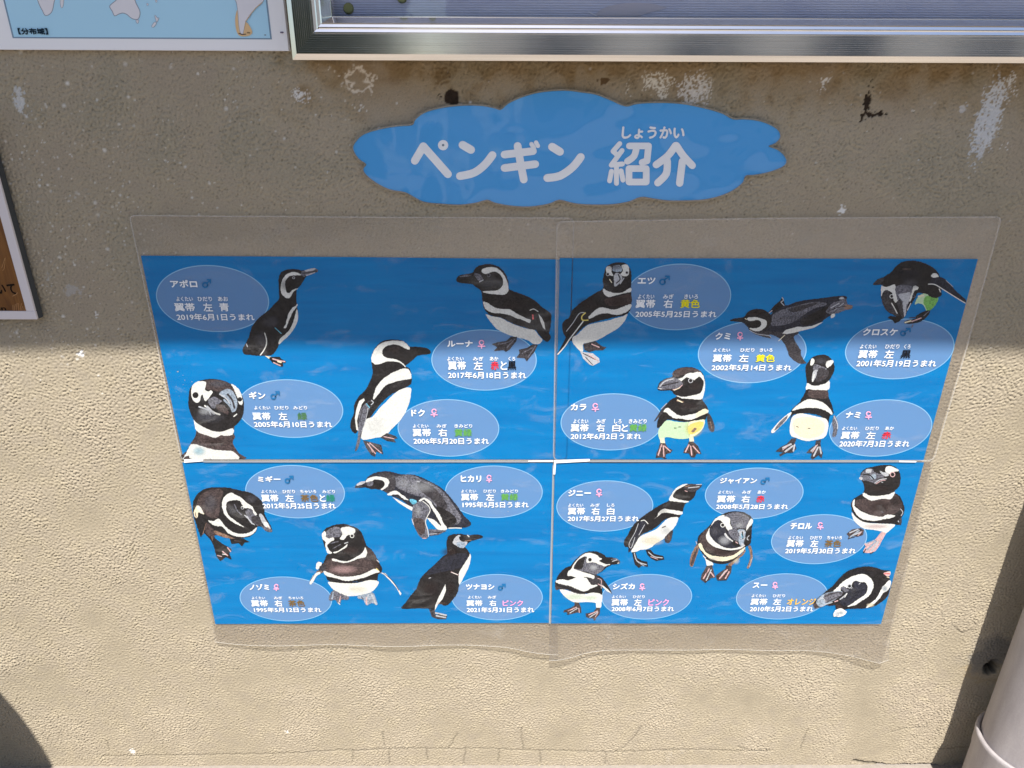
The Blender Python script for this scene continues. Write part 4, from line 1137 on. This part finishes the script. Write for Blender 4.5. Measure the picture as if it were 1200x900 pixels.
for i in range(n): mb.mesh([P[i], P[(i + 1) % n], Q[(i + 1) % n], Q[i]], [(0, 3, 2, 1)], mat=1)
mb.build('clear_cover', [M_CLOUDFILM, M_FILM_EDGE], t)
mb = MB(); oc2 = offset(CLOUD, 1.0)
for i in range(len(oc2)):
    q = stroke(np.array([oc2[i], oc2[(i + 1) % len(oc2)]]), 1.5, 3); j = len(mb.v); mb.poly(atv(q, -.0068), (.45, .42, .36))
    for e in range(len(q)): mb.a[j + e] = .5
mb.build('cut_edge', M_BUB, t)
mb = MB(); yt = -.0054; LC = (.86, .88, .92); ly = [yt]
def hs(z_, s_, w, closed=False):
    p = [pxy(q) for q in s_.split()]; p = np.array([(z_[0] + x / z_[2], z_[1] + y_ / z_[2]) for x, y_ in p]); p = catmull(p, 4, False) if closed == 'c' else p
    put_stroke(mb, p, w * 1.12 / z_[2], ly[0], LC); ly[0] -= .00002
def hsegs(z_, s_, w):
    q = s_.split()
    for a, b in zip(q[:-1], q[1:]): hs(z_, a + ' ' + b, w)
hsegs(Z3, '383,437 427,362 555,507', 37)
for r_, cc in ((27, LC), (6.5, (.16, .22, .28))):
    mb.poly(atv(np.array([(Z3[0] + (530 + r_ * math.cos(q)) / Z3[2], Z3[1] + (356 + r_ * math.sin(q)) / Z3[2]) for q in np.linspace(0, 2 * math.pi, 19)[:-1]]), ly[0]), cc); ly[0] -= .00002
hs(Z3, '632,355 675,380', 38); hs(Z3, '618,517 690,500 745,460 787,408', 37, 'c')
hs(Z3, '850,405 998,387', 36); hs(Z3, '850,475 1010,455', 36); hs(Z3, '918,360 930,430 950,535', 36, 'c'); hs(Z3, '990,350 1003,370', 20); hs(Z3, '1014,342 1024,360', 20)
hs(Z3, '1098,365 1138,390', 38); hs(Z3, '1073,527 1140,515 1205,470 1247,418', 37, 'c')
for q in ('250,348 215,388 238,408', '262,384 206,460 264,454', '233,462 233,555', '207,492 197,542', '257,490 267,538'): hsegs(Z4, q, 23)
hsegs(Z4, '300,360 400,360 392,438 366,446', 31); hs(Z4, '338,365 325,412 290,440', 31, 'c'); hsegs(Z4, '298,478 388,478 388,548 298,548 298,478', 31)
hs(Z4, '541,358 500,412 440,458', 34, 'c'); hs(Z4, '545,358 580,410 628,462', 34, 'c'); hs(Z4, '498,440 492,505 448,552', 34, 'c'); hs(Z4, '576,440 562,554', 34)
put_text(mb, 'しょうかい', 728.5, 802.5, 148, 163, ly[0], LC, .04)
mb.build('lettering', M_TEXT, t)

# ------------------------------------------------------------------ map board
YM = -.010
bl, br = at(-60, 61, YM), at(338.3, 59.5, YM); zb = br[2]
t = thing('map_board', 'white board with a pale blue world map, beside the framed display case', 'sign', (float(br[0]) - .2, YM, float(zb) + .1))
mb = MB(); mb.box(-1.15, br[0], YM, -.0015, zb, zb + .62, (.84, .85, .89)); mb.build('board_panel', ink_mat('white_board_print'), t)
s0, s1 = at(16.5, 43.2, YM), at(316.5, 43.2, YM); yk = YM - .0003; zt = zb + .57
mb = MB(); mb.poly([(s0[0] - .002, yk, s0[2] - .0015), (s1[0] + .002, yk, s0[2] - .0015), (s1[0] + .002, yk, zt + .0015), (s0[0] - .002, yk, zt + .0015)], (.20, .30, .42)); yk -= .00004
mb.poly([(s0[0], yk, s0[2]), (s1[0], yk, s0[2]), (s1[0], yk, zt), (s0[0], yk, zt)], (.42, .70, .90)); mb.build('map_sea', M_TEXT, t)
def land(pts, col=(.72, .72, .78), line=(.30, .33, .42), w=.9, tall=0):
    global yk
    lm = MB()
    p = np.array(pts, float); yk -= .00004; lm.poly(atv(offset(catmull(p, 3), w if polyarea(p) > 0 else -w), yk), line); yk -= .00004; lm.poly(atv(catmull(p, 3), yk), col); lm.build('land_mass', M_TEXT, t)
polyarea = lambda p: .5 * np.sum(p[:, 0] * np.roll(p[:, 1], -1) - np.roll(p[:, 0], -1) * p[:, 1])
yk -= .0001
land([(44, -30), (66, -30), (66, -8), (63, 2), (61, 12), (57.5, 16.5), (53, 17.5), (50, 12), (46, 4), (43, -8)])
land([(71, -6), (74.5, -6), (74, 6), (72, 9), (70.8, 3)], w=.5)
land([(129, 8), (131, 5), (137, 0), (140, -6), (150, -8), (153, -2), (156, -4), (159, 4), (163, 12), (163.5, 17), (161.5, 22), (157, 22), (153, 20), (149, 16.5), (144, 14.8), (139, 16), (134.5, 18), (132, 13)])
land([(159.5, 24), (162.5, 24), (161, 27.5)], w=.5)
land([(181.5, 18), (184.5, 21.5), (186, 21), (184, 25.5), (183, 24)], w=.5); land([(181.5, 26), (183, 27.5), (180, 31.5), (178, 31), (179.5, 28)], w=.5)
land([(172, 4), (174, 5), (172.5, 6.5)], w=.3); land([(182, 0), (184, 1), (183, 3)], w=.3)
lm = MB(); yk -= .00004; OR = (.72, .50, .28)
lm.poly(atv(catmull(np.array([(277, 14), (279, 12), (280, 26), (282, 38), (287, 41.5), (293, 37), (294.5, 40), (290, 42.3), (281, 42), (277, 36), (275.5, 24)], float), 3), yk), OR); yk -= .00004
lm.build('range_tint', M_TEXT, t); lm = MB(); lm.poly(atv(catmull(np.array([(288, 26), (294, 33), (295.5, 39), (290, 42), (284.5, 40)], float), 3), yk), OR)
lm.build('range_tint', M_TEXT, t)
land([(274, -30), (312, -30), (310, -4), (306, 4), (301, 8), (296, 13), (292, 20), (288, 24), (286.5, 30), (285, 37), (284, 40), (281.5, 37), (280, 28), (279, 14), (277, 2), (272, -8)], w=.6)
lm = MB(); yk -= .00004; lm.poly(atv(stroke([(307, 3), (300, 9), (294, 16), (288, 25), (286.5, 33)], .9), yk), (.55, .38, .22)); yk -= .00004; lm.poly(atv(stroke([(280, 39), (284, 40.5), (288, 40)], 1.2), yk), (.12, .08, .06)); yk -= .00004; lm.poly(atv(stroke([(290, 38.2), (292.5, 38.5)], 1.6), yk), (.25, .18, .1))
yk -= .00004; lm.poly(atv(stroke([(329, 38), (331.5, 38)], 1.8), yk), (.15, .12, .2)); yk -= .00004; lm.poly(atv(stroke([(310, 41), (311.5, 41)], 1), yk), (.2, .2, .25))
tag(lm.build('coast_marks', M_TEXT, t), kind='stuff')
mb = MB(); put_text(mb, '【分布域】', 21, 56, 32.8, 40.6, yk - .0002, (.012, .03, .05), .05); mb.build('lettering', M_TEXT, t)

# ------------------------------------------------------------------ wooden sign in a white rim, at the side
YS = -.019
cB = at(43.5, 374.5, YS); xR, zB = cB[0], cB[2]; cI = at(36, 370, YS)
t = thing('wooden_sign', 'brown wooden sign in a white rim beside the posters', 'sign', (float(xR) - .15, YS, float(zB) + .15))
mb = MB(); xL, zT = xR - .42, 1.215; e = .004
mb.box(xL, xR, YS + .004, -.004, zB, zT, (.07, .075, .08)); mb.build('backing', ink_mat('grey_backing'), t)
xi0, xi1 = xL + .012, xR - .0125; zi0, zi1 = zB + .0125, zT - .012
mb = MB(); wc = (.66, .62, .64)
for (a0, a1, b0, b1) in ((xL, xR, zB, zi0), (xL, xR, zi1, zT), (xL, xi0, zi0, zi1), (xi1, xR, zi0, zi1)): mb.box(a0, a1, YS, YS + .004, b0, b1, wc)
o = mb.build('white_rim', ink_mat('white_rim_paint'), t); bv = o.modifiers.new('bevel', 'BEVEL'); bv.width = .0009; bv.segments = 2; bv.limit_method = 'ANGLE'
m_, nt, bs, _ = mat('brown_wood'); v = objco(nt, (60, 20, 5)); n = noise(nt, 1.6, 6, .6, v, 1.5); nt.links.new(ramp(nt, n.outputs[0], .25, .75, (.09, .032, .008), (.25, .105, .024)), bs.inputs['Base Color']); bs.inputs['Roughness'].default_value = .4
mb = MB(); mb.box(xi0, xi1, YS + .0015, YS + .0035, zi0, zi1); mb.build('wood_face', m_, t)
mb = MB(); yw = YS + .0012; put_text(mb, 'い', -3.5, 6.5, 333, 344.5, yw, (.012, .01, .008), .03); mb.build('lettering', M_TEXT, t); mb = MB(); put_text(mb, 'て', 8.5, 18.5, 332.5, 345, yw, (.012, .01, .008), .03); mb.build('lettering', M_TEXT, t); mb = MB(); put_text(mb, 'in', -2, 7, 359, 364, yw, (.012, .01, .008), .04)
mb.build('lettering', M_TEXT, t); mb = MB()
for i in range(9):
    x = 16 + i * 2.1 + random.uniform(-.5, .5); put_stroke(mb, catmull(np.array([(x, 367), (x - .6, 362), (x + random.uniform(-1, 1.5), 357 + random.uniform(-2, 2))]), 3, False), .55, yw - .00004 * i, (.45, .25, .12))
put_stroke(mb, [(15, 347), (19, 345), (20.5, 343)], .6, yw - .0005, (.5, .3, .15)); put_stroke(mb, catmull(np.array([(2, 314), (4, 308), (6, 302), (5, 314), (3, 317)]), 3, False), .5, yw - .0006, (.5, .28, .12))
tag(mb.build('brush_strokes', M_TEXT, t), kind='stuff')

# ------------------------------------------------------------------ aluminium display case (its lower part is in view)
YF = -.060
xl = at(343.3, 71.8, -.0558)[0]; z0 = at(600, 71.3, -.0558)[2]; xr, zt = xl + 1.5, z0 + 1.0
t = thing('display_case', 'wall-mounted display case in a brushed aluminium frame, above the cloud board', 'case', (float(xl + xr) / 2, -.03, float(z0) + .5))
m_, nt, bs, _ = mat('brushed_aluminium'); v = objco(nt, (6, 6, 700)); n = noise(nt, 1, 3, .6, v); v2 = objco(nt, (9, 9, 9)); n2_ = noise(nt, 1, 4, .6, v2)
nt.links.new(ramp(nt, n.outputs[0], .3, .7, (.76, .73, .69), (.88, .85, .81)), bs.inputs['Base Color']); bs.inputs['Metallic'].default_value = 1.0
nt.links.new(ramp(nt, n2_.outputs[0], .3, .7, (.10, .10, .10), (.16, .16, .16)), bs.inputs['Roughness']); 
M_ALU = m_
M_ALU_SIDE = m_.copy(); M_ALU_SIDE.name = 'brushed_aluminium_upright'
[n_ for n_ in M_ALU_SIDE.node_tree.nodes if n_.type == 'MAPPING' and n_.inputs['Scale'].default_value[2] == 700][0].inputs['Scale'].default_value = (700, 6, 6)
# section of the rail: (distance in from the outer edge, distance out from the wall)
sec = [(0.0, 0.002), (0.0, .0558), (.0065, .0600)]
nr = 9; w0, w1 = .0068, .0275
for i in range(nr):
    a = w0 + (w1 - w0) * i / nr; st = (w1 - w0) / nr; sec += [(a, .0600), (a + st * .05, .0602), (a + st * .93, .0602), (a + st * .97, .0600)]
sec += [(.0285, .060)]
sec += [(.0290, .058), (.0392, .058), (.0400, .056), (.0478, .040), (.0486, .040), (.0490, .030)]
def rail(name, corners_fn, a, b, mat_):
    """one mitred side: sweeps the section from corner a to corner b"""
    A = [corners_fn(a, u, d) for u, d in sec]; B_ = [corners_fn(b, u, d) for u, d in sec]; m = MB(); n = len(sec)
    m.mesh(A + B_, [(i, i + 1, n + i + 1, n + i) for i in range(n - 1)]); return m.build(name, mat_, t)
def corner(k, u, d):
    x = xl + u if k in (0, 3) else xr - u; z = z0 + u if k in (0, 1) else zt - u; return (x, -d, z)
M_BEAD = simple('polished_aluminium', (.90, .90, .91), .10, 1.0, .03)
rail_sec = sec
def beads(parent_rail, a, b):
    global sec
    for k in range(2):
        c0 = .0318 + k * .0052; sec = [(c0 - .0018, .0570), (c0 - .0018, .0602), (c0 + .0012, .0590), (c0 + .0026, .0580), (c0 + .0026, .0570)]
        o = rail('polished_bead', corner, a, b, M_BEAD)
    sec = rail_sec
for a, b in ((0, 1), (1, 2), (2, 3), (3, 0)): beads(None, a, b)
for nm_, a, b in (('bottom_rail', 0, 1), ('side_rail', 1, 2), ('top_rail', 2, 3), ('side_rail', 3, 0)): rail(nm_, corner, a, b, M_ALU if nm_ != 'side_rail' else M_ALU_SIDE)
m_, nt, bs, _ = mat('ribbed_back_panel'); v = objco(nt); sx = N(nt, 'SeparateXYZ'); nt.links.new(v, sx.inputs[0]); wv = N(nt, 'Math', operation='MULTIPLY'); nt.links.new(sx.outputs[2], wv.inputs[0]); wv.inputs[1].default_value = 2 * math.pi / .0028
sn = N(nt, 'Math', operation='SINE'); nt.links.new(wv.outputs[0], sn.inputs[0]); n = noise(nt, 6, 4, .6, objco(nt, (1, 1, 4))); c1 = ramp(nt, n.outputs[0], .3, .7, (.46, .49, .68), (.68, .70, .84))
ad = N(nt, 'Math', operation='MULTIPLY_ADD'); nt.links.new(sn.outputs[0], ad.inputs[0]); ad.inputs[1].default_value = .5; ad.inputs[2].default_value = .5
nt.links.new(mixc(nt, 'MULTIPLY', 1.0, c1, ramp(nt, ad.outputs[0], 0, 1, (.72, .72, .76), (1.1, 1.1, 1.1))), bs.inputs['Base Color']); bs.inputs['Roughness'].default_value = .4; bump(nt, ad.outputs[0], .6, .0006, bs)
mb = MB(); mb.box(xl + .045, xr - .045, -.014, -.006, z0 + .045, zt - .045); mb.build('back_panel', m_, t)
mb = MB(); mb.box(xl + .0475, xr - .0475, -.0345, -.0315, z0 + .0475, zt - .0475); mb.build('glass_pane', M_GLASS, t)
# round pins and a pale fan shape on the back panel
def disc(px, py, r, y, h, col, name, parent):
    c = at(px, py, y); m = MB(); th = np.linspace(0, 2 * math.pi, 21)[:-1]; A = [(c[0] + r * math.cos(q), y, c[2] + r * math.sin(q)) for q in th]; B_ = [(c[0] + r * .8 * math.cos(q), y - h, c[2] + r * .8 * math.sin(q)) for q in th]
    m.mesh(A + B_, [(i, (i + 1) % 20, 20 + (i + 1) % 20, 20 + i) for i in range(20)] + [tuple(range(20, 40))], col); return m.build(name, ink_mat('pin_plastic'), parent, smooth=False)
for i, (px, py, r) in enumerate(((408.5, 10, .0065), (471, -3, .0065), (505, -6, .005))):
    c = at(px, py, -.016); q = thing('round_magnet', ['olive round magnet low in the corner of the display case', 'olive round magnet half cut off, between the whole one and the smallest', 'smallest olive round magnet, almost out of view at the top'][i], 'magnet', tuple(float(x) for x in c), 'round magnets inside the display case')
    disc(px, py, r, -.0142, .004, (.30, .31, .14), 'magnet_cap', q)
pf = [(697, 18.5)] + [(745 - 48 * math.cos(a) * 1.0, 20 - 17 * math.sin(a)) for a in np.linspace(.2, math.pi * .78, 9)] + [(748, 18.5)]
mb = MB(); mb.poly(atv(np.array(pf, float), -.0148), (.55, .52, .60)); mb.poly(atv(stroke([(690, 14), (699, 18.5)], 1.2), -.0152), (.8, .8, .85)); tag(mb.build('pale_fan_shape', M_TEXT), 'pale scrap of paper standing on the lower edge inside the display case', 'paper')

# ------------------------------------------------------------------ downpipe
PX, PY = .842, -.100
t = thing('downpipe', 'thick pale grey plastic downpipe with a jointed collar near the ground', 'pipe', (PX, PY, 0))
m_, nt, bs, _ = mat('grey_pvc'); v = objco(nt, (14, 14, 3)); n = noise(nt, 2.0, 6, .65, v); v2 = objco(nt); n2_ = noise(nt, 350, 3, .6, v2)
nt.links.new(mixc(nt, 'MULTIPLY', 1, ramp(nt, n.outputs[0], .28, .72, (.27, .248, .256), (.40, .372, .378)), ramp(nt, n2_.outputs[0], .3, .7, (.93, .93, .93), (1.05, 1.05, 1.05))), bs.inputs['Base Color']); bs.inputs['Roughness'].default_value = .5; bump(nt, n2_.outputs[0], .3, .0004, bs)
M_PVC = m_
def lathe(name, prof, cx, cy_, mat_, parent, seg=72):
    th = np.linspace(0, 2 * math.pi, seg + 1)[:-1]; m = MB(); vs = [(cx + r * math.cos(q), cy_ + r * math.sin(q), z) for r, z in prof for q in th]; n = seg
    m.mesh(vs, [(j * n + i, j * n + (i + 1) % n, (j + 1) * n + (i + 1) % n, (j + 1) * n + i) for j in range(len(prof) - 1) for i in range(n)]); return m.build(name, mat_, parent, smooth=True)
ZR = .178; ZE_PIPE = .877 + .70 * math.tan(SUN_EL) / math.cos(SUN_AZ) - .003
lathe('pipe_tube', [(.0685, ZR - .01), (.0685, .6), (.0685, 1.4), (.0685, ZE_PIPE)], PX, PY, M_PVC, t)
lathe('collar', [(.0690, ZR - .006), (.0705, ZR + .0005), (.0745, ZR + .0015), (.0770, ZR - .001), (.0772, ZR - .006), (.0762, ZR - .012), (.0752, ZR - .04), (.0738, ZR - .05), (.0735, .02), (.0735, .0)], PX, PY, M_PVC, t)
sc_ = at(1146, 899, -.15)
def dome(name, c, r, h, mat_, parent, ax=(0, -1, 0)):
    m = MB(); vs = []; seg = 20; ax = Vector(ax).normalized(); u = ax.orthogonal().normalized(); w = ax.cross(u)
    for j in range(5):
        a = math.pi / 2 * j / 4
        for i in range(seg):
            q = 2 * math.pi * i / seg; p = Vector(c) + (u * math.cos(q) + w * math.sin(q)) * r * math.cos(a) + ax * h * math.sin(a); vs.append(tuple(p))
    m.mesh(vs, [(j * seg + i, j * seg + (i + 1) % seg, (j + 1) * seg + (i + 1) % seg, (j + 1) * seg + i) for j in range(4) for i in range(seg)]); return m.build(name, mat_, parent, smooth=True)
an = math.radians(232); dome('screw_cap', (PX + .071 * math.cos(an), PY + .071 * math.sin(an), .112), .017, .009, M_PVC, t, (math.cos(an), math.sin(an), .15))

# ------------------------------------------------------------------ the eave that shades the upper wall, an unseen domed body added to cast the round shadow
ZE = .877 + .70 * math.tan(SUN_EL) / math.cos(SUN_AZ)
t = thing('eave', 'projecting flat roof eave over the wall that shades its upper half', 'roof', (0, -.4, ZE))
mb = MB(); mb.box(-4.6, 4.6, -.675, .25, ZE, ZE + .12); mb.build('soffit', simple('soffit_paint', (.5, .47, .42), .7), t)
mb = MB(); ex = np.linspace(-4.62, 4.62, 200); ed = [ZE + .005 * math.sin(x * 5.1) * math.sin(x * 2.3 + 1) + random.uniform(-.002, .002) for x in ex]
for i in range(199):
    a, b, c_, d_ = ex[i], ex[i + 1], ed[i], ed[i + 1]; mb.mesh([(a, -.70, c_), (b, -.70, d_), (b, -.70, ZE + .15), (a, -.70, ZE + .15), (a, -.675, c_), (b, -.675, d_), (b, -.675, ZE + .15), (a, -.675, ZE + .15)], [(0, 1, 2, 3), (5, 4, 7, 6), (0, 4, 5, 1), (3, 2, 6, 7)])
mb.build('fascia', simple('fascia_paint', (.30, .24, .2), .5), t)
BX, BY, BR = -1.168, -.50, .20
BZ = -.085 + abs(BY) * math.tan(SUN_EL)
BX += math.tan(SUN_AZ) * abs(BY) * 1.0
t = thing('shadow_caster', 'round dark litter bin with a domed lid standing out from the wall', 'bin', (BX, BY, 0))
mdk = simple('dark_plastic', (.05, .045, .04), .5)
lathe('caster_body', [(.001, 0), (BR * .9, 0), (BR * .92, .02), (BR, BZ - .06)], BX, BY, mdk, t, 48)
lathe('caster_dome', [(BR * 1.0, BZ - .058)] + [(BR * math.cos(a), BZ + BR * math.sin(a)) for a in np.linspace(0, math.pi / 2, 14)], BX, BY, mdk, t, 48)

# ------------------------------------------------------------------ across the yard: unseen building and hedge, added for the reflections
t = thing('unseen_building', 'long pale rendered building across the yard, facing the poster wall', 'building', (6, -13, 0))
mb = MB(); mb.box(-1.2, 16, -19, -13, 0, 3.6); mb.build('wall', simple('pale_render', (.86, .79, .70), .8, scale=2), t)
mb = MB(); mb.box(-1.5, 16.3, -19.3, -12.6, 3.6, 3.8); mb.build('roof', simple('roof_metal', (.2, .2, .22), .5), t)
for i in range(6):
    mb = MB(); x = .2 + i * 2.6; mb.box(x, x + 1.3, -12.99, -12.95, 1.0, 2.4, (.1, .12, .15)); f_ = mb.build('window', ink_mat('window_dark'), t)
t = thing('unseen_hedge', 'tall dark clipped hedge across the yard, beside the pale building', 'hedge', (-6, -9, 0))
mb = MB(); r2 = np.random.default_rng(3)
cts = np.stack([r2.uniform(-11, -1.35, 9000), r2.uniform(-9.7, -8.3, 9000), r2.uniform(.05, 3.2, 9000)], 1)
for c in cts:
    u = r2.normal(size=3); u /= np.linalg.norm(u); w = np.cross(u, r2.normal(size=3)); w /= np.linalg.norm(w); s_ = .12; mb.poly([c + u * s_, c + w * s_ * .6, c - u * s_, c - w * s_ * .6])
mb.build('foliage', simple('hedge_leaf', (.045, .075, .03), .6), t)
mb = MB(); mb.box(-10.9, -1.5, -9.6, -8.5, 0, 3.0); mb.build('branches', simple('hedge_core', (.03, .035, .02), .9), t)
